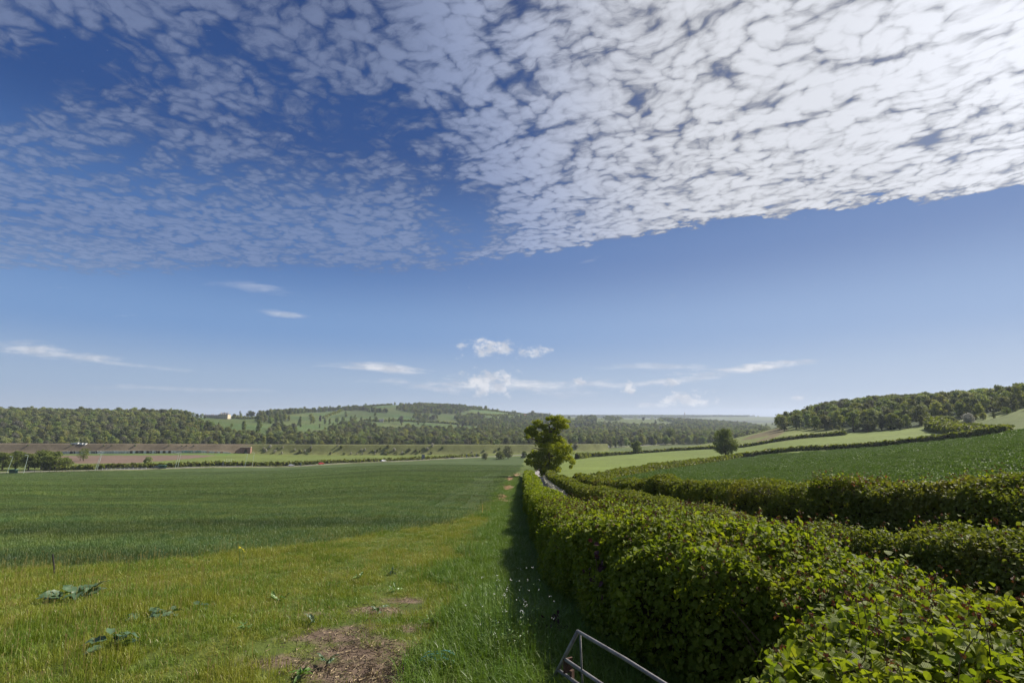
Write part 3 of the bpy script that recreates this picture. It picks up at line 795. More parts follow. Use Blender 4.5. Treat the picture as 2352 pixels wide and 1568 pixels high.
hedge('overgrown_hedge', H7, [hedge_m], .06, 17, 'broad overgrown hedge spilling down from the wood to the corner of the pasture', lump=1.0, per=4, boxy=.7)
roadpts = [(25, 1079, 329), (100, 1077, 335), (225, 1074, 346), (400, 1069, 366), (565, 1065, 390), (720, 1059, 424), (880, 1054, 467), (1000, 1049, 512), (1100, 1046, 552)]
RH = [(*at(u, v, y)[:2], 2.4, 2.6 if 150 < u < 800 else 2.0) for u, v, y in roadpts[1:]]
hedge('roadside_hedge', RH, [hedge_m], .06, 18, 'scrubby long hedge behind the main road at the foot of the wheat field', lump=.7, per=3.5)
# hedge lines on the far hill
HL = [((982, 934), (1040, 938), (1085, 940), (1180, 943)), ((827, 929), (866, 926), (900, 929)), ((927, 967), (985, 970), (1054, 975)), ((790, 942), (775, 948), (750, 957), (745, 961)),
      ((835, 966), (870, 968), (900, 967), (926, 967)), ((1158, 938), (1208, 943), (1265, 956)), ((1288, 953), (1330, 957), (1360, 959)), ((1420, 962), (1460, 959), (1505, 957)), ((1498, 961), (1520, 968)),
      ((1073, 952), (1100, 953), (1150, 955), (1185, 955)), ((535, 960), (560, 962), (600, 961))]
HLD = ['on the crest of the far hill right of the summit wood', 'just under the bare tree near the hill summit', 'below the parkland trees on the right flank of the far hill', 'climbing diagonally up the far hill pasture', 'beneath the row of park trees halfway up the far hill',
       'running down the right shoulder of the far hill', 'on the right shoulder above the middle woods', 'along the skyline of the low green ridge right of the oak', 'dropping down the low green ridge right of the oak',
       'across the upper pasture right of the summit wood', 'beside the drive of the country house']
for pl, ds in zip(HL, HLD):
    pts = [hit(u, v, 700) for u, v in pl]
    hedge('hill_hedge', [(p.x, p.y, 4, 3.0) for p in pts], [hedge_m], .06, 19 + len(ds), 'thin dark hedge line ' + ds, lump=1.2, per=2.5)

# ------------------------------------------------------------------ trees
def crown_cloud(g, lobes, card, per, tmpl=T_quad, jit=.7, up=.35, sp=.16):
    """lobes: (x,y,z,rx,rz)"""
    cl = Cloud()
    P, N, T = [], [], []
    for (x, y, z, r, rz) in lobes:
        n = int(4 * math.pi * r * (r + rz) / 2 * per / (card * card))
        d = unit(g.normal(0, 1, (n, 3)))
        rad = 1 - np.abs(g.normal(0, sp, n)) + .05
        d2 = d * rad[:, None] * np.array([r, r, rz])
        d2 *= (1 + (.22 if sp < .2 else .4) * fnoise(d[:, 0] * 2 + x, d[:, 1] * 2 + y, d[:, 2] * 2 + z, seed=5))[:, None]
        P.append(d2 + np.array([x, y, z])); N.append(d + np.array([0, 0, up])); T.append(np.clip(g.normal(g.uniform(.25, .75), .25, n), 0, 1))
    P = np.concatenate(P); N = np.concatenate(N); T = np.concatenate(T)
    cl.add(cards(P, N, card * g.uniform(.6, 1.3, len(P)), tmpl, droop=.2, jit=jit, tv=T, g=g))
    return cl
def limbs(mb, base, lobes, g, r0, fork, n=6):
    for (x, y, z, r, rz) in lobes:
        e = Vector((x, y, z)); b = Vector(base); b.z = min(fork * g.uniform(.7, 1.15), z * .8); b.x *= .5
        m = b.lerp(e, .5) + Vector((g.normal(0, .06), g.normal(0, .06), .03)) * (e - b).length
        mb.tube([b, m, e], [r0 * .42, r0 * .26, r0 * .10], n)
def make_tree(seed, h, w, shape='round', card=.55, per=.55, rough=False):
    """trunk mesh, crown mesh with the foot at the origin"""
    g = np.random.default_rng(seed); lobes = []
    n = {'round': 16, 'tall': 14, 'cone': 15, 'broad': 20, 'bush': 9, 'pine': 12}[shape]
    low = {'bush': .0, 'cone': .12, 'tall': .12, 'pine': .45}.get(shape, .18) * h
    for k in range(n):
        a = g.uniform(0, 2 * math.pi); q = (k + .5) / n
        z = low + (h - low) * q
        if shape in ('round', 'broad', 'bush'): env = math.sqrt(max(.02, 1 - (2 * q - .85) ** 2 * .8))
        elif shape == 'tall': env = .75 * math.sqrt(max(.05, 1 - (2 * q - .8) ** 2 * .7))
        elif shape == 'cone': env = 1.05 * (1 - q) ** .6
        else: env = .6 + .3 * math.sin(q * 3)
        rr = w * .5 * env; rl = w * g.uniform(.17, .27) * (.7 + .3 * env)
        d = max(0, rr - rl * .8) * g.uniform(.6, 1.0)
        z = min(z, h - rl * .7); z = max(z, rl * .6 + low * .6)
        lobes.append((d * math.cos(a), d * math.sin(a), z, rl, rl * g.uniform(.65, .9)))
    lobes.append((0, 0, h * .55, w * .26, h * .26)); lobes.append((g.normal(0, w * .05), 0, h - w * .17, w * .2, w * .17))
    big_ = lobes
    if rough:
        lobes = [(a, b, c, d * g.uniform(.6, .95), e * g.uniform(.6, .9)) for a, b, c, d, e in lobes]
        for (a, b, c, d, e) in list(lobes):
            for q in range(4):
                u_ = unit(g.normal(0, 1, (1, 3)))[0]; lobes.append((a + u_[0] * d * 1.05, b + u_[1] * d * 1.05, max(h * .12, c + u_[2] * e), d * g.uniform(.3, .5), e * g.uniform(.3, .5)))
    cl = crown_cloud(g, lobes, card, per, sp=.22 if rough else .16)
    lobes = big_
    mb = MB(); r = h * .028
    mb.tube([(0, 0, -.4), (0, 0, h * .12), (g.normal(0, .02) * h, g.normal(0, .02) * h, h * .4), (0, 0, h * .72)], [r * 1.5, r, r * .7, r * .25], 7)
    limbs(mb, (0, 0, 0), lobes[::3], g, r, h * .25, 5)
    return mb, cl
PROTO = {}
def proto(kind, seed, h, w, shape, mt, card=.55, per=.55, rough=False):
    mb, cl = make_tree(seed, h, w, shape, card, per, rough)
    tm = npmesh('trunk', np.array(mb.v), [np.array(mb.q).reshape(-1, 4), np.array(mb.t).reshape(-1, 3)], [bark], smooth=True)
    cm = cl.mesh('crown', [mt])
    PROTO.setdefault(kind, []).append((tm, cm, h, w))
for k in range(7): proto('wood', 100 + k, 12, [10, 11, 9, 12, 10, 8.5, 10][k], ['round', 'broad', 'round', 'broad', 'tall', 'tall', 'round'][k], tree_m, .55, .5, True)
for k in range(3): proto('park', 200 + k, 16, [10, 11, 9.5][k], ['cone', 'tall', 'cone'][k], ptree_m, .6, .7)
for k in range(2): proto('purple', 220 + k, 12, 8, 'tall', purple_m, .6, .7)
for k in range(3): proto('bush', 240 + k, 3, 4.2, 'bush', tree_m, .28, .7)
for k in range(2): proto('may', 250 + k, 3.2, 4, 'bush', blossom_m, .25, .55)
proto('pine', 260, 13, 5, 'pine', tree_m, .5, .45); proto('lone', 270, 12, 12, 'broad', ptree_m, .36, .6, True); proto('lone', 274, 16, 15, 'broad', ptree_m, .34, .62, True)
proto('sparse', 280, 12, 12, 'broad', ptree_m, .5, .16); proto('chestnut', 290, 10, 9, 'round', leafmat('chestnut_leaf', (.10, .12, .03), (.3, .29, .16), None, .2, .6, .2), .4, .6)
proto('grey', 291, 12, 10, 'round', leafmat('willow_leaf', (.10, .10, .065), (.16, .155, .11), None, .2, .7, .2), .5, .5)
def place_tree(kind, i, p, h, name, label, cat='tree', group=None, wscale=1.0, rz=None, parts=True):
    L = PROTO[kind]; tm, cm, ph, pw = L[i % len(L)]; s = h / ph
    root = empty(name, (p[0], p[1], p[2] - .15), random.uniform(0, 6.28) if rz is None else rz)
    root.scale = (s * wscale, s * wscale, s)
    for nm, me in (('trunk', tm), ('crown', cm)):
        o = bpy.data.objects.new(nm, me); C.objects.link(o); o.parent = root
    tag(root, label, cat, group)
    return root
# ---- the oak
def build_oak():
    base = at(1256, 1088, 110); g = np.random.default_rng(42)
    root = empty('oak_tree', base); tag(root, 'big ragged old oak with bright green young leaves standing alone where the lane bends', 'tree')
    k = .01754
    CL = [(860, 250, 62), (925, 285, 70), (985, 345, 44), (905, 335, 55), (828, 300, 46), (640, 312, 52), (575, 365, 62), (512, 412, 44), (600, 425, 56), (690, 340, 42), (520, 462, 38), (640, 470, 42), (700, 425, 34), (770, 250, 34),
          (760, 505, 66), (850, 470, 50), (900, 530, 66), (700, 560, 64), (800, 590, 88), (950, 570, 66), (1000, 625, 64), (900, 650, 82), (690, 640, 66), (600, 660, 62), (545, 690, 44), (560, 775, 52), (510, 760, 36), (650, 750, 78),
          (750, 720, 88), (870, 740, 76), (970, 710, 64), (1040, 735, 44), (1062, 765, 34), (1030, 812, 30), (620, 830, 44), (700, 830, 66), (800, 815, 68), (880, 845, 44), (700, 890, 50), (770, 890, 60), (735, 925, 40), (800, 930, 34), (735, 335, 36), (745, 385, 38), (800, 445, 50), (835, 415, 44), (735, 450, 44), (715, 500, 46), (865, 395, 40), (670, 505, 30), (790, 520, 60), (560, 420, 50), (800, 370, 26)]
    lobes = []
    for x, y, r in CL:
        X = (x - 742) * k; Z = (937 - y) * k; rr = r * k
        half = 3.0 * math.sqrt(max(.15, 1 - ((Z - 5.5) / 8) ** 2))
        for s in (-1, 1):
            lobes.append((X + g.normal(0, .12), s * abs(g.normal(.45, .35)) * half * (1 if Z < 9 else .5), Z + g.normal(0, .08), rr * g.uniform(.95, 1.2), rr * g.uniform(.7, .95)))
    extra = []
    for (x_, y_, z_, r_, rz_) in lobes:
        for q in range(5):
            dd = unit(g.normal(0, 1, (1, 3)))[0] * r_ * g.uniform(.6, 1.0); extra.append((x_ + dd[0], y_ + dd[1], z_ + dd[2] * .8, r_ * g.uniform(.28, .5), r_ * g.uniform(.2, .36)))
    cl = crown_cloud(g, [(a_, b_, c_, d_ * .72, e_ * .72) for a_, b_, c_, d_, e_ in lobes] + extra, .18, .85, T_quad, .8, .3, .20)
    link('crown', cl.mesh('crown', [oak_m]), root)
    mb = MB()
    def w(x, y, d=0): return ((x - 742) * k, d, (937 - y) * k)
    mb.tube([(0, 0, -.5), w(742, 900), w(752, 780), w(765, 640), w(780, 500), w(782, 400), w(775, 330)], [.75, .6, .52, .45, .36, .28, .12], 10)
    for pts, r in (([w(782, 440), w(820, 385), w(860, 350), w(900, 300), w(900, 250)], .2), ([w(830, 378), w(900, 360), w(980, 345)], .12), ([w(775, 330), w(765, 300), w(720, 290)], .1),
                   ([w(772, 560), w(700, 530), w(640, 520), w(570, 490), w(530, 440)], .24), ([w(640, 520), w(600, 430), w(590, 370)], .12), ([w(765, 640), w(690, 620), w(600, 600), w(560, 620)], .15),
                   ([w(765, 700), w(860, 680), w(950, 690), w(1030, 730), w(1040, 790)], .2), ([w(760, 600), w(850, 560), w(940, 560)], .18), ([w(755, 760), w(660, 740), w(560, 770)], .16), ([w(750, 820), w(830, 790), w(960, 740)], .14)):
        n = len(pts); sgn = g.choice([-1, 1])
        pts = [(p[0], sgn * g.uniform(.2, .5) * q, p[2]) for q, p in enumerate(pts)]
        mb.tube(pts, [r * (1 - .8 * q / (n - 1)) for q in range(n)], 7)
    for a in range(5):
        t = a * 1.3; mb.tube([(math.cos(t) * .9, math.sin(t) * .9, -.3), (math.cos(t) * .45, math.sin(t) * .45, .5), (math.cos(t) * .2, math.sin(t) * .2, 1.4)], [.16, .2, .1], 6)
    mb.build('trunk', bark, root, True)
build_oak()
# ---- named trees
def vh(px, y): return px * y / F
TR = []
def named(kind, i, u, v, hpx, label, y=None, name='park_tree', cat='tree', y0=650, ws=1.0, group=None):
    p = at(u, v, y) if y else hit(u, v, y0)
    return place_tree(kind, i, p, vh(hpx, p.y), name, label, cat, group, ws)
named('lone', 1, 1667, 1048, 66, 'round dark oak at the end of the field hedge, right of the middle', y=283, name='field_oak', ws=1.0)
named('lone', 0, 1465, 1038, 28, 'small round tree alone at the far edge of the light green pasture', y=425, name='field_tree', ws=1.25)
named('chestnut', 0, 1167, 1046, 29, 'tall blossoming chestnut beside the main road, left of the oak', y=505, name='chestnut_tree')
named('bush', 0, 1148, 1046, 18, 'rounded green bush touching the left side of the roadside chestnut', y=495, name='round_bush', cat='bush')
named('chestnut', 0, 1114, 1048, 16, 'pale blossoming bush by the road, leftmost of the roadside clump', y=485, name='blossoming_bush', cat='bush', ws=1.2)
named('bush', 1, 1204, 1043, 15, 'dark green bush by the road just left of the oak crown', y=520, name='round_bush', cat='bush')
named('bush', 2, 340, 1057, 15, 'round bush standing alone in the brown ploughed field', y=405, name='round_bush', cat='bush')
named('sparse', 0, 192, 1052, 28, 'gnarled thin-leaved tree in the ploughed field in front of the painted wall', y=430, name='gnarled_tree')
for i, (u, v, hp, ws) in enumerate(((5, 1079, 40, .9), (35, 1078, 42, 1.0), (65, 1078, 38, 1.0), (95, 1077, 44, 1.1), (125, 1076, 42, 1.1), (150, 1076, 28, 1.0), (-30, 1080, 44, 1))):
    named('lone', i, u, v, hp, ['leftmost tree of the dark roadside clump behind the bus shelter', 'second tree from the left edge in the dark roadside clump', 'tree with flat top midway in the dark roadside clump', 'tallest tree of the dark roadside clump at far left', 'rounded tree right of the tallest in the dark roadside clump', 'lowest tree at the right end of the dark roadside clump', 'dark tree at the far left beyond the frame edge'][i], y=337 + (i % 2) * 7, name='roadside_tree', group='dark trees behind the road at the left', ws=ws * 1.25)
PK = [(559, 994, 27, 'park', 'tall cone-shaped tree low on the lawn below the country house'), (594, 994, 30, 'park', 'twin-topped tall tree right of the cone-shaped tree on the parkland slope'), (502, 978, 9, 'park', 'tiny young tree on the lawn right below the country house'),
      (532, 982, 10, 'sparse', 'thin small tree on the lawn between the house and the tall cone tree'), (537, 995, 10, 'bush', 'dark round bush at the foot of the parkland lawn'), (634, 972.5, 25, 'park', 'broad tall tree leftmost of the upper parkland group'),
      (646, 977, 17, 'park', 'lower dark tree in front of the broad parkland tree'), (655, 967, 18, 'wood', 'tree just behind the upper parkland group'), (689, 978, 22, 'park', 'single oval tree in the middle of the parkland slope'),
      (714, 973, 23, 'wood', 'wide tree left of the copper beech on the far slope'), (735, 968, 14, 'purple', 'dark purple copper beech among the parkland trees'), (746, 974, 13, 'wood', 'round tree right under the copper beech'),
      (757, 975, 14, 'park', 'pointed light green tree right of the copper beech'), (746, 988, 8, 'wood', 'small lone round tree on the lower parkland slope'), (775, 972, 16, 'wood', 'spreading tree at the left end of the middle tree row'),
      (788, 968, 12, 'wood', 'upright tree behind the spreading tree of the middle row'), (806, 969, 14, 'park', 'conical tree in the centre of the middle tree row'), (815, 969, 13, 'wood', 'round tree beside the conical one in the middle row'),
      (830, 971, 13, 'wood', 'isolated round tree right of the middle tree row'), (850, 970, 14, 'park', 'left tree of the pair above the hill hedge'), (863, 970, 14, 'wood', 'right tree of the pair above the hill hedge'),
      (862, 957, 11, 'wood', 'tree on the upper pasture under the summit wood'), (894, 970, 12, 'park', 'slim tree at the left of the hillside farm'), (903, 970, 11, 'wood', 'tree just right of the slim one by the hillside farm'),
      (921, 973, 18, 'grey', 'tall pale tree right of the hillside farm'), (975, 973, 10, 'park', 'pointed lone tree on the far right pasture of the hill'), (1003, 994, 16, 'purple', 'dark red tree rising from the valley woods below the hill'),
      (980, 992, 15, 'purple', 'reddish tree left of the dark red one in the valley woods'), (1062, 990, 15, 'purple', 'purple tree further right in the valley woods'), (864, 980, 7, 'wood', 'smallest lone tree on the lower hill pasture'),
      (840, 927, 9, 'sparse', 'nearly bare tree on the bare part of the far skyline'), (827, 927, 5, 'wood', 'tiny tree left of the bare skyline tree'), (1178, 939, 8, 'sparse', 'airy tree alone on the descending skyline right of the summit'),
      (1203, 941, 4, 'wood', 'tiny round tree lower on the descending skyline'), (1165, 938, 5, 'sparse', 'small pair of thin trees on the descending skyline'), (844, 945, 8, 'grey', 'brownish bush-like tree between the crest woods'),
      (1223, 957, 14, 'wood', 'big dark tree at the end of the skyline, just left of the oak top'), (1235, 959, 9, 'wood', 'lower dark tree right of the big one behind the oak top'), (1454, 960, 4, 'bush', 'lone bush on the low green ridge'), (1439, 974, 4, 'grey', 'small brown bush under the low green ridge')]
for i, (u, v, hp, kd, lb) in enumerate(PK):
    named(kd, i, u, v, hp, lb, ws=.95 if kd != 'park' else 1.0)
RT = [(1340, 1032, 20), (1357, 1031, 22), (1372, 1030, 21), (1390, 1030, 22), (1402, 1029, 20), (1415, 1028, 22), (1428, 1028, 21), (1440, 1027, 19), (1475, 1027, 24), (1497, 1026, 18), (1514, 1026, 18), (1540, 1024, 34), (1556, 1023, 20), (1572, 1022, 20), (1582, 1022, 15), (1590, 1021, 18), (1602, 1021, 21), (1612, 1020, 20), (1322, 1033, 16), (1300, 1035, 15)]
for i, (u, v, hp) in enumerate(RT):
    yy = 640 + (u - 1330) * 1.0
    named('lone' if u == 1540 else ('grey', 'wood', 'wood')[i % 3] if u < 1530 else 'wood', i, u, v, hp, 'the tallest tree of the row along the valley road' if u == 1540 else 'leafy tree in the row along the valley road beyond the pasture', y=yy, name='valley_tree', group='trees in a row along the valley road')
# ---- woods: candidate spots, nearest and largest become objects, the rest one mass
g = np.random.default_rng(99)
def spots(y0, y1, sp, L, u0=-400, u1=2500):
    xs = []
    x = np.arange(-2600, 2600, sp); y = np.arange(y0, y1, sp)
    X, Y = np.meshgrid(x, y); X = X.ravel() + g.uniform(-.45, .45, X.size) * sp; Y = Y.ravel() + g.uniform(-.45, .45, Y.size) * sp
    k = np.abs((X / Y) * F / 1.0224) < 1330; X, Y = X[k], Y[k]
    Z = H(X, Y); u, v = project(X, Y, Z)
    w = woodw(u + 5 * vnoise(X / 25, Y / 25, seed=51), v + 2.5 * vnoise(X / 30, Y / 30, seed=52), Y, L)
    k = g.random(len(X)) < w
    # stray trees and scrub across the open slopes
    k2 = (~k) & (Y > 700) & (Y < 2500) & (g.random(len(X)) < .008)
    kk = k | k2
    return np.stack([X[kk], Y[kk], Z[kk]], 1), u[kk], v[kk]
WP, wu, wv = spots(605, 2700, 10.5, WOODS)
nfar = WP[:, 1] > 1250
WP = WP[(~nfar) | (g.random(len(WP)) < .62)]
wh = g.uniform(7, 15.5, len(WP)) * np.where(g.random(len(WP)) < .06, 1.25, 1); wh[(WP[:, 1] < 680)] *= .8
# right hand wood
def wood_right():
    n = 1500; out = []
    y = g.uniform(300, 640, n); t = g.uniform(.50, 1.12, n); x = t * y; z = H(x, y); u, v = project(x, y, z)
    edge_u = [1786, 1800, 1880, 1955, 2060, 2140, 2230, 2352, 2560]; edge_y = [470, 452, 425, 352, 335, 330, 285, 262, 250]
    k = (y > np.interp(u, edge_u, edge_y)) & (u > 1788)
    for i in np.where(k)[0]:
        p = (x[i], y[i], z[i])
        if all((p[0] - q[0]) ** 2 + (p[1] - q[1]) ** 2 > 52 for q in out[-400:]): out.append(p)
    return np.array(out)
RWD = wood_right()
rv = np.argsort(RWD[:, 1])
front = RWD[rv]
FR = front[:150]
for i, p in enumerate(FR):
    u, v = project(*p)
    eu = [1786, 1800, 1880, 1955, 2060, 2140, 2230, 2352, 2560]; ey = [470, 452, 425, 352, 335, 330, 285, 262, 250]
    d = p[1] - np.interp(u, eu, ey)
    h = g.uniform(9, 15) * (.8 if u < 1830 else 1)
    kd = 'wood'; lb = 'leafy tree in the dense wood on the hill at the right'; gp = 'trees of the wood on the right hill'
    if d < 38 and u > 2150: h = g.uniform(3.5, 5.5)
    elif d < 20 and 1835 < u < 1950: h = g.uniform(3, 4.5)
    elif d < 12: h *= .75
    if h < 6: lb = 'light green sapling scrub fringing the front of the right wood'; gp = 'scrub at the edge of the right wood'
    place_tree(kd, int(g.integers(7)), p, h, 'woodland_tree' if h > 6 else 'sapling', lb, 'tree', gp, 1.05 if h > 6 else 1.3)
named('may', 0, 2226, 962, 24, 'white blossoming tree on the dark edge of the right wood', y=300, name='blossoming_tree', ws=1.1)
PINES = [(1862, 935), (1872, 934), (1886, 932), (1963, 921), (1985, 917), (2010, 917), (2022, 916), (2000, 917)]
for i, (u, v) in enumerate(PINES):
    y = 500 + 8 * i; p = at(u, v, y); top = CAMZ + ratio(v - 6) * y; hh = max(9, top - p.z)
    place_tree('pine', 0, p, hh, 'pine_tree', 'dark feathery pine rising above the crest of the right wood', 'tree', 'pines on the crest of the right wood')
# left wood: those that show largest
px = wh / WP[:, 1]
isl = (WP[:, 1] < 1150)
order = np.argsort(-px)
ind = order[:185]
for i in ind:
    p = WP[i]; u, v = project(*p)
    if u < 560: lb, gp = 'broadleaf tree in the dense wood on the hillside at the left', 'trees of the wood on the left hill'
    else: lb, gp = 'broadleaf tree in the belt of woodland at the foot of the far hill', 'trees at the foot of the far hill'
    tm, cm, ph, pw = PROTO['wood'][int(g.integers(7))] if g.random() > .06 else PROTO['grey'][0]
    place_tree('wood' if cm.name.startswith('crown') and tm in [q[0] for q in PROTO['wood']] else 'grey', int(g.integers(7)), p, float(wh[i]), 'woodland_tree', lb, 'tree', gp, 1.1)

# ------------------------------------------------------------------ masses, scattered by geometry nodes
def scatter(name, P, rot, scl, idx, sources, label, cat):
    me = bpy.data.meshes.new(name); me.vertices.add(len(P)); me.vertices.foreach_set('co', np.asarray(P, np.float32).ravel())
    a = me.attributes.new('rot', 'FLOAT_VECTOR', 'POINT'); a.data.foreach_set('vector', np.asarray(rot, np.float32).ravel())
    a = me.attributes.new('scl', 'FLOAT_VECTOR', 'POINT'); a.data.foreach_set('vector', np.asarray(scl, np.float32).ravel())
    a = me.attributes.new('idx', 'INT', 'POINT'); a.data.foreach_set('value', np.asarray(idx, np.int32))
    o = link(name, me)
    col = bpy.data.collections.new(name + '_kinds')
    for i, m_ in enumerate(sources):
        so = bpy.data.objects.new('%s_kind_%02d' % (name, i), m_); col.objects.link(so)
    ng = bpy.data.node_groups.new(name, 'GeometryNodeTree')
    ng.interface.new_socket('Geometry', in_out='INPUT', socket_type='NodeSocketGeometry')
    ng.interface.new_socket('Geometry', in_out='OUTPUT', socket_type='NodeSocketGeometry')
    gi = ng.nodes.new('NodeGroupInput'); go = ng.nodes.new('NodeGroupOutput')
    ci = ng.nodes.new('GeometryNodeCollectionInfo'); ci.inputs['Collection'].default_value = col
    ci.inputs['Separate Children'].default_value = True; ci.inputs['Reset Children'].default_value = True
    ip = ng.nodes.new('GeometryNodeInstanceOnPoints'); ip.inputs['Pick Instance'].default_value = True
    def na(nm, ty):
        n = ng.nodes.new('GeometryNodeInputNamedAttribute'); n.data_type = ty; n.inputs['Name'].default_value = nm
        return n.outputs['Attribute']
    er = ng.nodes.new('FunctionNodeEulerToRotation')
    ng.links.new(na('rot', 'FLOAT_VECTOR'), er.inputs[0])
    ng.links.new(gi.outputs[0], ip.inputs['Points']); ng.links.new(ci.outputs[0], ip.inputs['Instance'])
    ng.links.new(er.outputs[0], ip.inputs['Rotation']); ng.links.new(na('scl', 'FLOAT_VECTOR'), ip.inputs['Scale'])
    ng.links.new(na('idx', 'INT'), ip.inputs['Instance Index'])
    ng.links.new(ip.outputs[0], go.inputs[0])
    md = o.modifiers.new('scatter', 'NODES'); md.node_group = ng
    tag(o, label, cat, kind='stuff')
    return o
def merged_tree(pr):
    """trunk and crown of a prototype as one mesh, for the masses"""
    tm, cm, h, w = pr
    out = bpy.data.meshes.new('tree_kind'); import bmesh
    b = bmesh.new(); b.from_mesh(cm); n = len(b.faces); b.from_mesh(tm); b.faces.ensure_lookup_table()
    for f_ in b.faces[n:]: f_.material_index = 1
    b.to_mesh(out); b.free()
    out.materials.clear(); out.materials.append(cm.materials[0]); out.materials.append(tm.materials[0])
    return out
src_w = [merged_tree(p) for p in PROTO['wood'] + PROTO['grey']]
rest = np.array(sorted(set(range(len(WP))) - set(ind.tolist())))
Pr = WP[rest]; hr = wh[rest]
FWP, fu, fv = spots(4800, 6300, 26, FAR_WOODS)
kf = woodw(fu, fv, FWP[:, 1], FAR_WOODS) > 0; FWP = FWP[kf]
back = front[150:]
allP = np.concatenate([Pr, FWP, back]); allh = np.concatenate([hr, g.uniform(12, 19, len(FWP)), g.uniform(10, 14, len(back))])
n = len(allP); rt = np.zeros((n, 3)); rt[:, 2] = g.uniform(0, 6.28, n)
sc = np.stack([allh / 12 * 1.1] * 2 + [allh / 12], 1)
sc[len(Pr):len(Pr) + len(FWP), :2] *= 1.6
ix = g.integers(0, 7, n); ix[g.random(n) < .05] = 7
scatter('distant_woodland', allP - np.array([0, 0, .3]), rt, sc, ix, src_w, 'dense broadleaf woods covering the far hills and ridges', 'woodland')
print('woodland trees', n)
# sapling scrub and roadside cow parsley read as ground cover further down

# ---- grass and crops
def blades(g, n, area, h0, h1, w, lean=.35, seg=3, rows=None, tuft=0):
    if rows:
        k = g.integers(0, rows, n); x = (k + .5) / rows * area - area / 2 + g.normal(0, .018, n); y = g.uniform(-area / 2, area / 2, n)
    elif tuft:
        c = g.uniform(-area / 2, area / 2, (tuft, 2)); k = g.integers(0, tuft, n); x, y = c[k, 0] + g.normal(0, .05, n), c[k, 1] + g.normal(0, .05, n)
        m = g.random(n) < .45; x[m] = g.uniform(-area / 2, area / 2, m.sum()); y[m] = g.uniform(-area / 2, area / 2, m.sum())
    else: x, y = g.uniform(-area / 2, area / 2, (2, n))
    h = g.uniform(h0, h1, n); a = g.uniform(0, 2 * math.pi, n); ln = np.abs(g.normal(0, lean, n)) * h
    dx_, dy_ = np.cos(a), np.sin(a)
    b = a + math.pi / 2 + g.normal(0, .6, n); sx, sy = np.cos(b) * w, np.sin(b) * w
    V_, Fc = [], []
    for s_ in range(seg):
        t = s_ / seg; ww_ = 1 - .55 * t
        cx, cy, cz = x + dx_ * ln * t * t, y + dy_ * ln * t * t, h * (t - .12 * t * t * (ln / h))
        V_ += [np.stack([cx - sx * ww_, cy - sy * ww_, cz], 1), np.stack([cx + sx * ww_, cy + sy * ww_, cz], 1)]
    V_.append(np.stack([x + dx_ * ln, y + dy_ * ln, h * (1 - .35 * np.minimum(ln / h, 1.2))], 1))
    k = 2 * seg + 1; v = np.stack(V_, 1).reshape(-1, 3); o = np.arange(n)[:, None] * k
    q = np.concatenate([o + np.array([[2 * i, 2 * i + 1, 2 * i + 3, 2 * i + 2]]) for i in range(seg - 1)])
    t3 = o + np.array([[2 * seg - 2, 2 * seg - 1, 2 * seg]])
    tv = np.repeat(g.random(n), k); lw = np.tile(np.concatenate([np.repeat(np.arange(seg) / seg, 2), [1.]]), n)
    return v, q, t3, tv, lw
def grass_mat(name, ca, cb, cc, dry, wheat=False, trans=.3, spec=.35, dryf=.08, rough=.45):
    m = bpy.data.materials.new(name); m.use_nodes = True; t = m.node_tree; b = t.nodes['Principled BSDF']; out = t.nodes['Material Output']
    tv = V(t, node(t, 'ShaderNodeAttribute', attribute_name='tv').outputs['Fac']); pos = node(t, 'ShaderNodeNewGeometry').outputs['Position']
    col = mixc(t, tv, ca, cb)
    n1 = noise(t, pos, .55, 4, .6); n2 = noise(t, pos, 2.2, 3, .6)
    col = mixc(t, ((n1 - .5) * 1.4 + (n2 - .5) + .5).ss(.25, .75), col, cc)
    if wheat:
        wa, wb = wheat_tone(t, pos); k = (wa - .5) * 2.0 + (wb - .5) * 1.2 + 1.04
        col = node(t, 'ShaderNodeVectorMath', {0: col, 'Scale': k.mx(.3)}, operation='SCALE').outputs[0]
    col = mixc(t, tv.ss(1 - dryf, 1 - dryf + .02), col, dry)
    t.links.new(col, b.inputs['Base Color']); b.inputs['Roughness'].default_value = rough; b.inputs['Specular IOR Level'].default_value = spec
    tr = node(t, 'ShaderNodeBsdfTranslucent', {'Color': mixc(t, 1.0, col, (1.2, 1.25, .5), 'MULTIPLY')})
    mx = node(t, 'ShaderNodeMixShader', {0: trans, 1: b.outputs[0], 2: tr.outputs[0]}); t.links.new(mx.outputs[0], out.inputs['Surface'])
    return m
grass_m = grass_mat('verge_grass', (.085, .155, .015), (.165, .228, .022), (.235, .25, .036), (.36, .30, .14), dryf=.05)
lush_m = grass_mat('lush_grass', (.085, .165, .024), (.135, .21, .032), (.125, .19, .028), (.25, .25, .1), dryf=.02)
wheat_m = grass_mat('wheat_blade', (.062, .114, .038), (.090, .148, .046), (.122, .162, .042), (.16, .18, .06), True, .25, dryf=.02)
crop_m = grass_mat('crop_leaf', (.085, .142, .036), (.125, .19, .05), (.10, .155, .04), (.06, .12, .04), False, .25, .12, .0, .55)
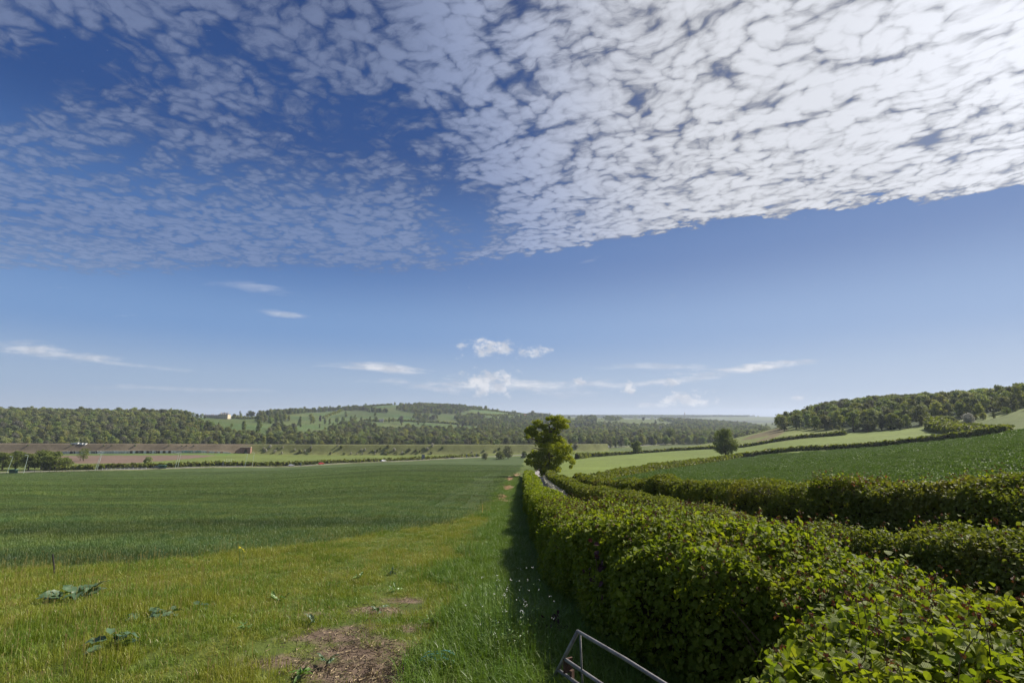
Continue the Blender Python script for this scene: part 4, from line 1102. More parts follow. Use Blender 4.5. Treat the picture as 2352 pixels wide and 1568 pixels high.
def bl_mesh(name, g, mt, *a, heads=0, **k):
    v, q, t3, tv, lw = blades(g, *a, **k)
    me_f = [q, t3]
    if heads:
        area = a[1]; n = heads
        x, y = g.uniform(-area / 2, area / 2, (2, n)); h = g.uniform(.22, .42, n)
        P = np.stack([x + g.normal(0, .03, n), y + g.normal(0, .03, n), h], 1)
        # thin stalk + seed head as crossed cards
        vs = []; qs = []; tvs = []
        off = len(v)
        for c_ in (0, 1):
            d = np.array([.0016, 0, 0]) if c_ == 0 else np.array([0, .0016, 0])
            st = np.stack([np.stack([x, y, np.zeros(n)], 1) - d, np.stack([x, y, np.zeros(n)], 1) + d, P + d, P - d], 1)
            dh = d * 4.2; up = np.array([0, 0, .028])
            hd = np.stack([P - dh * .6, P + dh * .6, P + dh * .8 + up, P - dh * .8 + up], 1)
            for blk in (st, hd):
                qs.append(np.arange(n * 4).reshape(n, 4) + off); vs.append(blk.reshape(-1, 3)); tvs.append(np.full(n * 4, 1.0)); off += n * 4
        v = np.concatenate([v] + vs); me_f = [np.concatenate([q] + qs), t3]; tv = np.concatenate([tv] + tvs); lw = np.concatenate([lw, np.zeros(len(v) - len(lw))])
    return npmesh(name, v, me_f, [mt], {'tv': tv, 'lw': lw})
gg = np.random.default_rng(5)
def grid_pts(x0, x1, y0, y1, sp, jit=.5):
    X, Y = np.meshgrid(np.arange(x0, x1, sp), np.arange(y0, y1, sp)); X, Y = X.ravel(), Y.ravel()
    return X + gg.uniform(-jit, jit, X.size) * sp, Y + gg.uniform(-jit, jit, X.size) * sp
def keep_view(x, y, m=1300): return (np.abs(x) < (y + 1.0) * m / F / .95)
def finish(x, y, ns, tall=(.8, 1.25), tilt=True):
    n = len(x); z = H(x, y); rt = np.zeros((n, 3)); rt[:, 2] = gg.uniform(0, 6.28, n)
    s = gg.uniform(*tall, n)
    return np.stack([x, y, z - .01], 1), rt, np.stack([np.ones(n), np.ones(n), s], 1), gg.integers(0, ns, n)
# verge grass
sv = [bl_mesh('grass_%d' % i, gg, grass_m, 330, .6, .05, .17, .0032, lean=.6, tuft=9, heads=(4 if i < 4 else 0)) for i in range(6)]
x, y = grid_pts(-30, 2.2, 4.6, 40, .34)
zz = H(x, y); reg, u, v = regions(x, y, zz)
bare = blobs(u, v, SOIL) * (y < 14); st = blobs(u, v, STRAW)
k = (reg == 0) & keep_view(x, y) & (y < 40)
dens = 1 - np.clip((bare + .35 * fnoise(x * 1.3, y * 1.3, seed=65) * (bare > .1)) * 1.35, 0, .98); dens *= 1 - np.clip(st * 1.2, 0, .95)
k &= (gg.random(len(x)) < dens * np.where(y > 18, .75, 1))
lushp = (np.clip((x + 2.2) / 1.8, 0, 1) + .5 * vnoise(x / 1.5, y / 1.5, seed=61)) > .55
k1 = k & ~lushp
P_, R_, S_, I_ = finish(x[k1], y[k1], 6, (.7, 1.35))
S_[:, 2] *= np.clip(.95 + .75 * fnoise(x[k1] / 1.0, y[k1] / 1.0, seed=62), .3, 2); worn = np.exp(-((x[k1] + 2.3 + .05 * (y[k1] - 6)) / .45) ** 2) + np.exp(-((x[k1] + 4.0 + .03 * (y[k1] - 6)) / .45) ** 2); S_[:, 2] *= 1 - .55 * np.clip(worn, 0, 1)
bn_ = np.clip(1 - bare[k1] * 1.2, .35, 1); S_[:, 2] *= bn_
scatter('verge_grass', P_, R_, S_, I_, sv, 'rough yellow-green meadow grass with seed heads on the field margin', 'grass')
k2 = (reg == 0) & keep_view(x, y) & lushp & (gg.random(len(x)) > bare)
x2, y2 = grid_pts(-3, 1.2, 35, 110, .7); r2_, u2, v2 = regions(x2, y2, H(x2, y2)); kk2 = (r2_ == 0) & (x2 < np.interp(y2, [h[1] for h in HEDGE1], [h[0] for h in HEDGE1])) & (gg.random(len(x2)) < 1 - np.clip(blobs(u2, v2, STRAW) * 1.4, 0, 1))
xa, ya = np.concatenate([x[k2], x2[kk2]]), np.concatenate([y[k2], y2[kk2]])
sl = [bl_mesh('lush_%d' % i, gg, lush_m, 300, .6, .12, .34, .0045, lean=.7, tuft=8) for i in range(5)]
P_, R_, S_, I_ = finish(xa, ya, 5, (.7, 1.3))
scatter('lush_grass', P_, R_, S_, I_, sl, 'deeper green long grass in the shade at the foot of the hazel hedge', 'grass')
# wheat: drilled rows near, coarser further off
sw_ = [bl_mesh('wheat_%d' % i, gg, wheat_m, 900, 1.0, .11, .21, .0040, lean=.7, rows=8) for i in range(5)]
x, y = grid_pts(-60, 2, 8, 46, .92, .12)
r_, u, v = regions(x, y, H(x, y)); k = (r_ == 1) & keep_view(x, y)
P_, R_, S_, I_ = finish(x[k], y[k], 5, (.9, 1.1)); R_[:, 2] = np.where(gg.random(k.sum()) < .5, 0, math.pi) + gg.normal(0, .03, k.sum()); S_[:, 2] *= np.where(np.minimum(dline(x[k], y[k], TRAM1), dline(x[k], y[k], TRAM2)) < .5, .4, 1)
sw2 = [bl_mesh('wheat_far_%d' % i, gg, wheat_m, 700, 2.0, .14, .24, .011, lean=.7, seg=2) for i in range(4)]
x, y = grid_pts(-175, 6, 46, 165, 1.9, .2)
r_, u, v = regions(x, y, H(x, y)); k = (r_ == 1) & keep_view(x, y)
Pb, Rb, Sb, Ib = finish(x[k], y[k], 4, (.85, 1.05)); Sb[:, 2] *= np.where(np.minimum(dline(x[k], y[k], TRAM1), dline(x[k], y[k], TRAM2)) < 1.0, .5, 1)
x, y = grid_pts(-330, 12, 165, 330, 3.8, .2); r_, u, v = regions(x, y, H(x, y)); k = (r_ == 1) & keep_view(x, y)
Pc, Rc, Sc, Ic = finish(x[k], y[k], 4, (1.0, 1.3)); Sc[:, :2] *= 2; Pb, Rb, Sb, Ib = np.concatenate([Pb, Pc]), np.concatenate([Rb, Rc]), np.concatenate([Sb, Sc]), np.concatenate([Ib, Ic])
wh_o = scatter('wheat_crop', np.concatenate([P_, Pb]), np.concatenate([R_, Rb]), np.concatenate([S_, Sb]), np.concatenate([I_, Ib + 5]), sw_ + sw2, 'young green wheat standing in drilled rows across the big sloping field', 'wheat')
# right hand crop
def crop_patch(i, area, n, sz):
    cl = Cloud(); P = np.stack([gg.uniform(-area / 2, area / 2, n), gg.uniform(-area / 2, area / 2, n), gg.uniform(.08, .36, n)], 1)
    cl.add(cards(P, np.tile([0, 0, 1.], (n, 1)), sz * gg.uniform(.6, 1.3, n), T_simple, jit=.75, g=gg)); return cl.mesh('crop_%d' % i, [crop_m])
sc_ = [crop_patch(i, 2.0, 420, .13) for i in range(4)] + [crop_patch(i + 4, 4.0, 380, .26) for i in range(3)]
x, y = grid_pts(8, 120, 12, 95, 1.8); r_, u, v = regions(x, y, H(x, y)); k = (r_ == 2) & keep_view(x, y) & (u > 1250)
P_, R_, S_, I_ = finish(x[k], y[k], 4)
x, y = grid_pts(20, 260, 95, 260, 3.8); r_, u, v = regions(x, y, H(x, y)); k = (r_ == 2) & keep_view(x, y)
Pb, Rb, Sb, Ib = finish(x[k], y[k], 3)
scatter('bean_crop', np.concatenate([P_, Pb]), np.concatenate([R_, Rb]), np.concatenate([S_, Sb]), np.concatenate([I_, Ib + 4]), sc_, 'dark green leafy crop with shiny leaves filling the right hand field', 'crop')
# lane bottom: nettles and cow parsley between the hedges near the camera
sn = []
for i in range(4):
    cl = Cloud(); n = 260; P = np.stack([gg.normal(0, .32, n), gg.normal(0, .32, n), gg.uniform(.05, .75, n)], 1)
    cl.add(cards(P, np.tile([0, 0, 1.], (n, 1)), .07 * gg.uniform(.6, 1.4, n), T_simple, droop=.6, jit=.7, g=gg)); sn.append(cl.mesh('nettle_%d' % i, [hedge_m]))
x, y = grid_pts(3, 13, 5, 30, .55); xl = np.interp(y, [h[1] for h in HEDGE2], [h[0] for h in HEDGE2]); xr = np.interp(y, [4.5] + [h[1] for h in HEDGE3[1:]], [12] + [h[0] for h in HEDGE3[1:]])
k = (x > xl) & (x < xr) & (y > 5)
k |= (x > xl - 2.3) & (x < xl) & (y < 8.5)
P_, R_, S_, I_ = finish(x[k], y[k], 4, (.5, 1.15)); 
scatter('nettles', P_, R_, S_, I_, sn, 'dark nettles and brambles filling the hollow between the two right hand hedges', 'undergrowth')

# ------------------------------------------------------------------ paint and metal
white = mat('white_paint', (.75, .75, .73), .5, .4, var=.06)
black = mat('black_rubber', (.02, .02, .022), .8, .2)
glass = mat('dark_glass', (.03, .04, .05), .08, .8)
steel = mat('galvanised_steel', (.42, .43, .42), .5, .5, .7, var=.15, vscale=8)
palegreen = mat('pale_green_paint', (.50, .60, .54), .5, .4, var=.05)
dgreen = mat('dark_green_paint', (.025, .10, .07), .4, .4, var=.15)
stone = mat('honey_stone', (.58, .48, .34), .9, .15, var=.14, vscale=.5, bump=.3, bscale=6)
slate = mat('slate', (.11, .115, .13), .7, .3, var=.2, vscale=1.5)
tile = mat('clay_tile', (.24, .12, .08), .85, .2, var=.2, vscale=2)
render_w = mat('pale_render', (.7, .68, .62), .9, .2, var=.06)
concrete = mat('concrete', (.34, .33, .31), .9, .2, var=.25, vscale=.7)
tarmac = mat('tarmac', (.16, .15, .15), .9, .2, var=.15, vscale=2)
lane_m = mat('lane_tarmac', (.26, .24, .23), .95, .15, var=.2, vscale=1.5)
brickm = mat('brick', (.26, .15, .11), .9, .15, var=.25, vscale=1)
wood = mat('weathered_wood', (.20, .15, .10), .9, .15, var=.3, vscale=8)

def strip(name, pts, width, mt, lift, kind='structure', step=4.0, prof=None, attrs=None):
    P = np.array(pts, float); d = np.concatenate([[0], np.cumsum(np.hypot(*np.diff(P[:, :2], axis=0).T))]); n = int(d[-1] / step) + 2
    t = np.linspace(0, d[-1], n); X, Y = np.interp(t, d, P[:, 0]), np.interp(t, d, P[:, 1])
    for _ in range(8): X[1:-1] = (X[:-2] + 2 * X[1:-1] + X[2:]) / 4; Y[1:-1] = (Y[:-2] + 2 * Y[1:-1] + Y[2:]) / 4
    tx, ty = np.gradient(X), np.gradient(Y); l = np.hypot(tx, ty); nx, ny = -ty / l, tx / l
    prof = prof or [(-.5, 0), (-.25, 0), (0, 0), (.25, 0), (.5, 0)]
    V_ = []
    for a, h in prof:
        x, y = X + nx * a * width, Y + ny * a * width
        V_.append(np.stack([x, y, H(X, Y) * (1 if h or len(prof) > 6 else 0) + (H(x, y) if not (h or len(prof) > 6) else 0) + h + lift], 1))
    m = len(prof); V_ = np.stack(V_, 1).reshape(-1, 3); idx = np.arange(n * m).reshape(n, m)
    q = np.stack([idx[:-1, 1:], idx[:-1, :-1], idx[1:, :-1], idx[1:, 1:]], -1).reshape(-1, 4)
    me = npmesh(name, V_, [q], [mt], smooth=False)
    o = link(name, me)
    if kind: tag(o, kind=kind)
    return o, X, Y, nx, ny
# main road on a low bank, kerb line and dry verge
strip('road', ROAD, 7.6, tarmac, .35)
strip('road_bank', ROAD, 15, GM2 if 'GM2' in globals() else mat('bank_grass', (.20, .21, .09), .95, .1, var=.3, vscale=.6), 0, prof=[(-.5, -.3), (-.40, .02), (-.27, .30), (-.2, .30), (0, .30), (.2, .30), (.27, .30), (.40, .02), (.5, -.3)])
strip('road_marking', ROAD, .15, white, .36 + .004, prof=None)
# sunken lane between the hedges
LANE = [(9.6, 5.0), (8.2, 7), (4.6, 11), (3.75, 15), (3.6, 22), (3.6, 32), (3.7, 50), (4.2, 70), (5.2, 92), (5.6, 105), (5.0, 118), tuple(at(1235, 1078, 140)[:2]), tuple(at(1238, 1072, 170)[:2]), tuple(at(1246, 1066, 220)[:2])]
strip('lane', LANE[4:], 2.1, lane_m, .05, step=1.5)
# railway embankment
EMB = at_line([(-900, 1045, 500), (-300, 1045, 520), (0, 1045, 532), (300, 1045, 545), (600, 1045, 560), (900, 1045, 580), (1215, 1045, 606), (1400, 1045, 640)])
EMB = [(x, y + 14) for x, y in EMB]
def embankment():
    P = np.array(EMB); d = np.concatenate([[0], np.cumsum(np.hypot(*np.diff(P, axis=0).T))]); n = int(d[-1] / 3); t = np.linspace(0, d[-1], n)
    X, Y = np.interp(t, d, P[:, 0]), np.interp(t, d, P[:, 1]); topz = np.interp(X, [-700, -560, -200, 120, 260], [-21.5, -22.8, -26.2, -28.8, -31.5])
    prof = [(-16, None), (-12, .12), (-8, .45), (-4.6, .93), (-3.6, 1.), (3.6, 1.), (8, .5), (16, None)]
    V_ = []
    for a, k in prof:
        y = Y + a; z0 = H(X, y)
        z = z0 - .5 if k is None else z0 + (topz - z0) * k + .5 * fnoise(X / 6, y / 4, seed=41) * (1 if .05 < k < .9 else .1)
        V_.append(np.stack([X, y, z], 1))
    V_ = np.stack(V_, 1); m = len(prof); idx = np.arange(n * m).reshape(n, m)
    q = np.stack([idx[:-1, :-1], idx[1:, :-1], idx[1:, 1:], idx[:-1, 1:]], -1).reshape(-1, 4)
    V_ = V_.reshape(-1, 3)
    w = np.clip((V_[:, 0] + 292) / 14, 0, 1)[:, None]
    nz = fnoise(V_[:, 0] / 8, V_[:, 1] / 5, seed=44)[:, None]
    col = np.array([.155, .125, .08]) * (1 - w) + np.array([.135, .145, .05]) * w; col = col * (1 + .3 * nz)
    me = npmesh('embankment', V_, [q], [GM], {'col': col, 'ww': np.zeros(len(V_)), 'sw': np.zeros(len(V_))}, smooth=True)
    tag(link('embankment', me), kind='structure')
    return X, Y, topz
EX, EY, EZ = embankment()
ballast = mat('ballast', (.26, .22, .19), .95, .1, var=.2)
mb = MB()
for a in range(0, len(EX) - 4, 4):
    b = min(a + 4, len(EX) - 1)
    for o_ in (-2.6, .9): 
        mb.tube([(EX[a], EY[a] + o_, EZ[a] + .28), (EX[b], EY[b] + o_, EZ[b] + .28)], .09, 4)
        mb.tube([(EX[a], EY[a] + o_ + 1.44, EZ[a] + .28), (EX[b], EY[b] + o_ + 1.44, EZ[b] + .28)], .09, 4)
tag(mb.build('railway_track', ballast), kind='structure')
# embankment scrub: each blossom bush and green bush
sg = np.random.default_rng(17)
BL = [(609, 1037, 6), (619, 1031, 7), (605, 1033, 5), (631, 1038, 6), (647, 1041, 5), (676, 1034, 5), (700, 1036, 5), (714, 1031, 5), (760, 1042, 4), (775, 1029, 4), (806, 1041, 5), (830, 1034, 5), (838, 1034, 6), (833, 1041, 4),
      (819, 1041, 4), (861, 1036, 4), (861, 1041, 4), (905, 1034, 7), (924, 1039, 5), (982, 1034, 8), (993, 1029, 7), (1084, 1039, 4), (887, 1041, 4), (648, 1031, 4)]
def on_bank(u, frac):
    t = (u - 1176) / F / 1.0224; k = np.argmin(np.abs(EX / EY - t)); y = EY[k] - 14 + frac * 9; x = t * y
    z0 = Hs(x, y); tz = float(EZ[k]); f_ = np.interp(y - EY[k], [-16, -12, -8, -4.6, -3.6], [0, .12, .45, .93, 1.]); return (x, y, z0 + (tz - z0) * f_)
for i, (u, v, h) in enumerate(BL):
    p = on_bank(u, (1043 - v) / 14); hh = h * 560 / F
    place_tree('may', i, p, hh, 'blossoming_bush', 'white blossoming hawthorn bush on the green railway embankment', 'bush', 'white hawthorns on the railway embankment', 1.0)
for i in range(34):
    u = sg.uniform(560, 1200) if i > 6 else sg.uniform(880, 1010); p = on_bank(u, sg.random() * .9); 
    place_tree('bush', i, p, sg.uniform(1.6, 3.4), 'scrub_bush', 'small green scrub bush on the green railway embankment', 'bush', 'green scrub on the railway embankment', 1.1)
for i in range(10):
    u = sg.uniform(20, 540); p = on_bank(u, .95); place_tree('bush', i, p, sg.uniform(.9, 1.6), 'scrub_bush', 'low tuft of scrub on the brown dry part of the railway embankment', 'bush', 'scrub on the brown embankment', 1.1)
# painted retaining wall at the foot of the embankment
def text_mesh(s, size, depth=.02, mt=None, name='lettering', parent=None, loc=(0, 0, 0), rx=math.pi / 2):
    c = bpy.data.curves.new(name, 'FONT'); c.body = s; c.size = size; c.extrude = depth; c.align_x = 'CENTER'
    t = bpy.data.objects.new('tmp', c); C.objects.link(t); dg = bpy.context.evaluated_depsgraph_get(); me = bpy.data.meshes.new_from_object(t.evaluated_get(dg))
    bpy.data.objects.remove(t); me.materials.clear(); me.materials.append(mt)
    o = link(name, me, parent); o.location = loc; o.rotation_euler = (rx, 0, 0); return o
def wall():
    xs0, xs1 = 140, 530; root = None; W_ = []
    n = 62; us = np.linspace(xs0, xs1, n + 1)
    def wp(u):
        t = (u - 1176) / F / 1.0224; k = np.argmin(np.abs(EX / EY - t)); y = EY[k] - 17; return t * y, y
    x0, y0 = wp(us[0]); root = empty('painted_wall', (x0, y0, Hs(x0, y0)))
    tag(root, 'long concrete wall of painted panels covered in graffiti at the foot of the railway embankment', 'wall')
    off = root.location
    pm = [mat('panel_' + a, c, .9, .2, var=.2, vscale=.6) for a, c in (('grey', (.55, .54, .50)), ('pale', (.72, .71, .68)), ('black', (.03, .03, .035)), ('mint', (.25, .42, .36)), ('pinkish', (.45, .26, .24)))]
    key = 'gggBBgBgpBpgBpPPgggppggpgBpBBBpBBpBBpBpBppggmmmmgmmpprpprprpggggggg'
    post = MB()
    for i in range(n):
        xa, ya = wp(us[i]); xb, yb = wp(us[i + 1]); xm, ym = (xa + xb) / 2, (ya + yb) / 2; z = Hs(xm, ym); L_ = math.hypot(xb - xa, yb - ya); rz = math.atan2(yb - ya, xb - xa)
        hgt = 2.5 if i < n - 12 else 2.5 - (i - n + 12) * .14
        b = MB(); b.box((xm - off[0], ym - off[1], z + hgt / 2 - off[2]), (L_ - .34, .3, hgt), rz)
        k = {'g': 0, 'p': 1, 'B': 2, 'm': 3, 'r': 4, 'P': 1}[key[i % len(key)]]
        o = b.build('panel', pm[k], root)
        post.box((xa - off[0], ya - off[1], z + hgt / 2 + .1 - off[2]), (.32, .5, hgt + .25), rz)
        if k == 2 and i % 2 == 0:
            m2 = MB(); m2.box((xm - off[0] - L_ * .1, ym - off[1] - .19, z + hgt * .5 - off[2]), (L_ * .25, .05, hgt * .7), rz); m2.build('paint_block', pm[1], root)
        if k in (3, 4):
            m2 = MB()
            for q in range(3): m2.box((xm - off[0] + (q - 1) * L_ * .25, ym - off[1] - .18, z + hgt * (.4 + .1 * (q % 2)) - off[2]), (L_ * .16, .04, hgt * .45), rz)
            m2.build('paint_block', pm[(3, 4, 1)[i % 3]], root)
    post.build('posts', concrete, root)
    xa, ya = wp(226); text_mesh('PAZ', 2.6, .03, pm[2], 'lettering', root, (xa - off[0], ya - .22 - off[1], Hs(xa, ya) + .35 - off[2]))
    xa, ya = wp(209); 
    st_ = MB()
    for q in range(3): st_.box((xa - off[0], ya - .2 - off[1], Hs(xa, ya) + .5 + q * .7 - off[2]), (6.5, .06, .3))
    st_.build('paint_block', pm[2], root)
wall()
# brick arch under the railway
def portal():
    u = 562; t = (u - 1176) / F / 1.0224; k = np.argmin(np.abs(EX / EY - t)); y = EY[k] - 13.5; x = t * y; z = Hs(x, y)
    root = empty('bridge_portal', (x, y, z)); tag(root, 'brick tunnel arch through the railway embankment at the end of the painted wall', 'tunnel')
    b = MB(); n = 12; R1, R2 = 2.2, 3.4; s0 = 2.2
    pts = [(-R1, 0), (-R1, s0)] + [(-R1 * math.cos(a), s0 + R1 * math.sin(a)) for a in np.linspace(0, math.pi, n)] + [(R1, s0), (R1, 0)]
    outp = [(-5.5, 0), (-5.5, s0)] + [(-5.5 + 11 * i / (n - 1), 6.4) for i in range(n)] + [(5.5, s0), (5.5, 0)]
    for i in range(len(pts) - 1):
        a, c, d, e = pts[i], pts[i + 1], outp[i + 1], outp[i]
        for yy, fl in ((0, 0), (3, 1)):
            q = [(a[0], yy, a[1]), (c[0], yy, c[1]), (d[0], yy, d[1]), (e[0], yy, e[1])]; b.add(q[::-1] if fl == 0 else q, [(0, 1, 2, 3)])
        b.add([(a[0], 0, a[1]), (a[0], 3, a[1]), (c[0], 3, c[1]), (c[0], 0, c[1])], [(0, 1, 2, 3)]); b.add([(e[0], 0, e[1]), (d[0], 0, d[1]), (d[0], 3, d[1]), (e[0], 3, e[1])], [(0, 1, 2, 3)])
    b.build('arch', brickm, root); c = MB(); c.box((0, .6, 6.6), (12, 1.4, .4)); c.build('coping', stone, root)
    w_ = MB(); w_.add([(-9.5, -2.0, 0), (-5.5, .1, 0), (-5.5, .1, 6.2), (-9.5, -2.0, 2.4)], [(0, 1, 2, 3)]); w_.add([(-9.5, -1.5, 0), (-5.5, .6, 0), (-5.5, .6, 6.2), (-9.5, -1.5, 2.4)], [(3, 2, 1, 0)]); w_.build('wing_wall', brickm, root)
    d_ = MB(); d_.box((0, 3.4, 2.2), (4.8, .3, 4.6)); d_.build('passage_shade_panel', black, root)  # flat black panel behind the arch stands in for the shade inside
portal()
# ------------------------------------------------------------------ vehicles
def car(u, v, y, colr, label, rz, est=False, van=False, road=True, lift=.35):
    p = at(u, v, y or 400)
    if road:
        # put it on the road line at this column
        best = min(((np.array(a) * (1 - t) + np.array(b) * t) for a, b in zip(ROAD[:-1], ROAD[1:]) for t in np.linspace(0, 1, 12)), key=lambda q: abs(q[0] / q[1] - p.x / p.y))
        nrm = 1.8; p = Vector((best[0], best[1] + nrm, Hs(best[0], best[1]) + lift + .02))
        rz = min(((math.atan2(b[1] - a[1], b[0] - a[0]), abs((a[0] + b[0]) / 2 - p.x)) for a, b in zip(ROAD[:-1], ROAD[1:])), key=lambda q: q[1])[0]
    pm = mat('car_paint', colr, .25, .6)
    root = empty('van' if van else 'parked_car' if 0 else 'car', p, rz); tag(root, label, 'van' if van else 'car')
    L_, Wd = (5.2, 2.0) if van else (4.4, 1.8)
    prof = [(-.5, .35), (-.5, .75), (-.46, .95), (-.36, 1.0), (-.22, 1.42), (.10, 1.46), (.26, 1.02), (.47, .88), (.5, .6), (.5, .35)]
    if est: prof = [(-.5, .35), (-.5, .9), (-.46, 1.42), (-.2, 1.52), (.10, 1.5), (.27, 1.02), (.47, .9), (.5, .6), (.5, .35)]
    if van: prof = [(-.5, .4), (-.5, 2.1), (-.46, 2.25), (.18, 2.25), (.30, 1.9), (.36, 1.35), (.48, 1.15), (.5, .7), (.5, .4)]
    b = MB(); n = len(prof)
    def ring(s, inset): return [(a * L_, s * (Wd / 2 - (inset * max(0, h - .95) * .35)), h) for a, h in prof]
    A, B = ring(-1, 1), ring(1, 1); b.add(A + B, [(i, (i + 1) % n, n + (i + 1) % n, n + i) for i in range(n)])
    for off, fl in ((0, 1), (n, 0)):
        c = [(A if off == 0 else B)[i] for i in range(n)]; cen = (0, c[0][1], .7); f = [(n, i, (i + 1) % n) if not fl else (n, (i + 1) % n, i) for i in range(n)]; b.add(c + [cen], f)
    b.build('body', pm, root)
    gz, gh = ((1.6, .5) if van else (1.2, .30)); gx = (.24 if van else -.04)
    for s in (-1, 1):
        w = MB(); w.box((gx * L_, s * (Wd / 2 - .045), gz), (L_ * (.14 if van else .42), .03, gh), top=.75); w.build('window', glass, root)
    w = MB(); x0 = .335 if van else .19; w.box((x0 * L_ + .02, 0, gz), (.06, Wd * .74, gh)); w.build('windscreen', glass, root)
    for sx in (-.31, .31):
        for s in (-1, 1):
            w = MB(); w.tube([(sx * L_, s * (Wd / 2 - .2), .33), (sx * L_, s * (Wd / 2 + .01), .33)], .33, 14); wo_ = w.build('wheel', black, root)
    for s in (-1, 1):
        w = MB(); w.box((.5 * L_ - .02, s * Wd * .36, .72), (.08, .3, .14)); w.build('headlight', white, root)
    return root
car(666, 1063, 0, (.38, .39, .41), 'silver grey car leftmost of the two close together on the main road', 0)
car(743, 1059, 0, (.55, .03, .025), 'bright red car on the main road', 0)
car(880, 1055, 0, (.78, .78, .76), 'white estate car further along the main road', 0, est=True)
car(356, 1071, 0, (.04, .05, .055), 'dark car partly hidden by the field edge beside the green shelter', 0)
VR = at(1402, 1029, 620)
car(1402, 1029, 0, (.78, .78, .8), 'small white van on the valley road right of the oak', 0, van=True)
# ------------------------------------------------------------------ street furniture by the road
def lamp(u, ub, v, hp, y, label):
    p = at(u, v, y); root = empty('street_lamp', (p.x, p.y, p.z)); tag(root, label, 'street lamp', 'lamp posts along the main road')
    h = hp * y / F; lx = (ub - u) * y / F
    b = MB(); b.tube([(0, 0, -.3), (0, 0, 0), (lx * .5, 0, h * .5), (lx, 0, h)], [.14, .12, .10, .08], 8); b.build('pole', palegreen, root)
    a = MB(); a.tube([(lx, 0, h), (lx - .3, -.4, h + .22), (lx - .8, -.6, h + .25)], .05, 6); a.build('arm', palegreen, root)
    c = MB(); c.box((lx - 1.05, -.65, h + .24), (.75, .34, .2), .2, top=.7); c.build('lamp_head', white, root)
for u, ub, v, hp, y, lb in ((16, 25, 1081, 37, 306, 'leaning lamp post closest to the left edge of the picture'), (55, 60, 1080, 40, 308, 'lamp post in front of the dark roadside trees'), (218, 228, 1077, 38, 330, 'left one of the crossed pair of lamp posts'), (223, 231, 1077, 39, 342, 'right one of the crossed pair of lamp posts'),
                          (402, 408, 1072, 34, 352, 'lamp post behind the green shelter, the more slender of its pair'), (408, 413, 1072, 33, 362, 'lamp post just right of the slender one by the green shelter'), (562, 567, 1068, 30, 372, 'lamp post in front of the brick tunnel arch'), (579, 582, 1068, 31, 384, 'rightmost lamp post by the road, right of the tunnel arch')):
    lamp(u, ub, v, hp, y, lb)
def shelter(u, v, y, wid, label):
    p = at(u, v, y); root = empty('bus_shelter', p); tag(root, label, 'bus shelter')
    for s in (-1, 1):
        for d in (-.6, .6):
            b = MB(); b.tube([(s * wid / 2, d, -.2), (s * wid / 2, d, 2.4)], .06, 6); b.build('post', dgreen, root)
    b = MB(); b.box((0, 0, 2.5), (wid + .5, 1.9, .22), top=.96); b.build('roof', dgreen, root)
    b = MB(); b.box((0, .62, 1.35), (wid - .15, .04, 1.7)); b.build('back_panel', mat('green_tinted_panel', (.06, .13, .10), .3, .5), root)
    b = MB(); b.box((0, .3, .5), (wid * .7, .35, .07)); b.build('bench', dgreen, root)
shelter(29, 1079.5, 303, 5.0, 'dark green bus shelter near the left edge of the picture')
shelter(372, 1069, 349, 5.0, 'dark green bus shelter beside the slender lamp posts')
for u, v, hp, sh, lb in ((80, 1077.5, 12, 0, 'leftmost of the four dark signposts before the roadside trees'), (94, 1077.5, 13, 1, 'second of the four dark signposts, with a slightly taller board'), (115, 1077, 12, 0, 'third of the four dark signposts, standing alone in the middle'), (126, 1077, 13, 1, 'rightmost of the four dark signposts before the roadside trees')):
    p = at(u, v, 318); root = empty('signpost', p); tag(root, lb, 'sign'); h = hp * 318 / F
    b = MB(); b.tube([(0, 0, -.2), (0, 0, h)], .06, 6); b.build('pole', black, root); b = MB(); b.box((0, -.1, h - .5), (.7, .25, .95)); b.build('sign_board', black, root)
for u, v, hp, w_, y, lb in ((972, 1050, 13, 2.9, 490, 'large grey-backed road sign on two posts beside the main road'), (512, 1067, 12, .5, 372, 'small dark upright board at the roadside'), (691, 1062, 9, 1.1, 398, 'small grey cabinet-like sign at the roadside left of the cars'),
                          (1072, 1048, 9, 1.1, 520, 'small brown sign near the roadside clump of trees'), (1094, 1047, 9, .9, 530, 'thin dark sign right of the small brown sign')):
    p = at(u, v, y); root = empty('road_sign', p); tag(root, lb, 'sign'); h = hp * y / F
    for s in ((-1, 1) if w_ > 1 else (0,)):
        b = MB(); b.tube([(s * w_ * .33, 0, -.2), (s * w_ * .33, 0, h)], .07, 6); b.build('post', steel, root)
    b = MB(); b.box((0, -.09, h * .62), (w_, .08, h * .72)); b.build('sign_board', mat('sign_back', (.16, .18, .2), .6, .3), root)
def rail_fence(u0, u1, v0, v1, y0, y1, label, n=9, mt=white, h=1.2, rails=(.5, 1.0)):
    a, b = at(u0, v0, y0), at(u1, v1, y1); root = empty('railing_fence', a); tag(root, label, 'fence')
    for i in range(n):
        q = a.lerp(b, i / (n - 1)); z = Hs(q.x, q.y) - a.z + .2; m_ = MB(); m_.box((q.x - a.x, q.y - a.y, z + h / 2 - .1), (.12, .12, h + .2)); m_.build('post', mt, root)
    m_ = MB()
    for r_ in rails:
        pts = []
        for i in range(n): q = a.lerp(b, i / (n - 1)); pts.append((q.x - a.x, q.y - a.y, Hs(q.x, q.y) - a.z + r_ * h + .2))
        m_.tube(pts, .05, 4)
    m_.build('rails', mt, root)
rail_fence(235, 336, 1075.5, 1072, 337, 345, 'pale post and rail fence between the crossed lamp posts and the shelter', 11)
rail_fence(130, 205, 1079.5, 1077, 322, 327, 'low wooden rail along the road edge at the left', 12, wood, .7, (.9,))
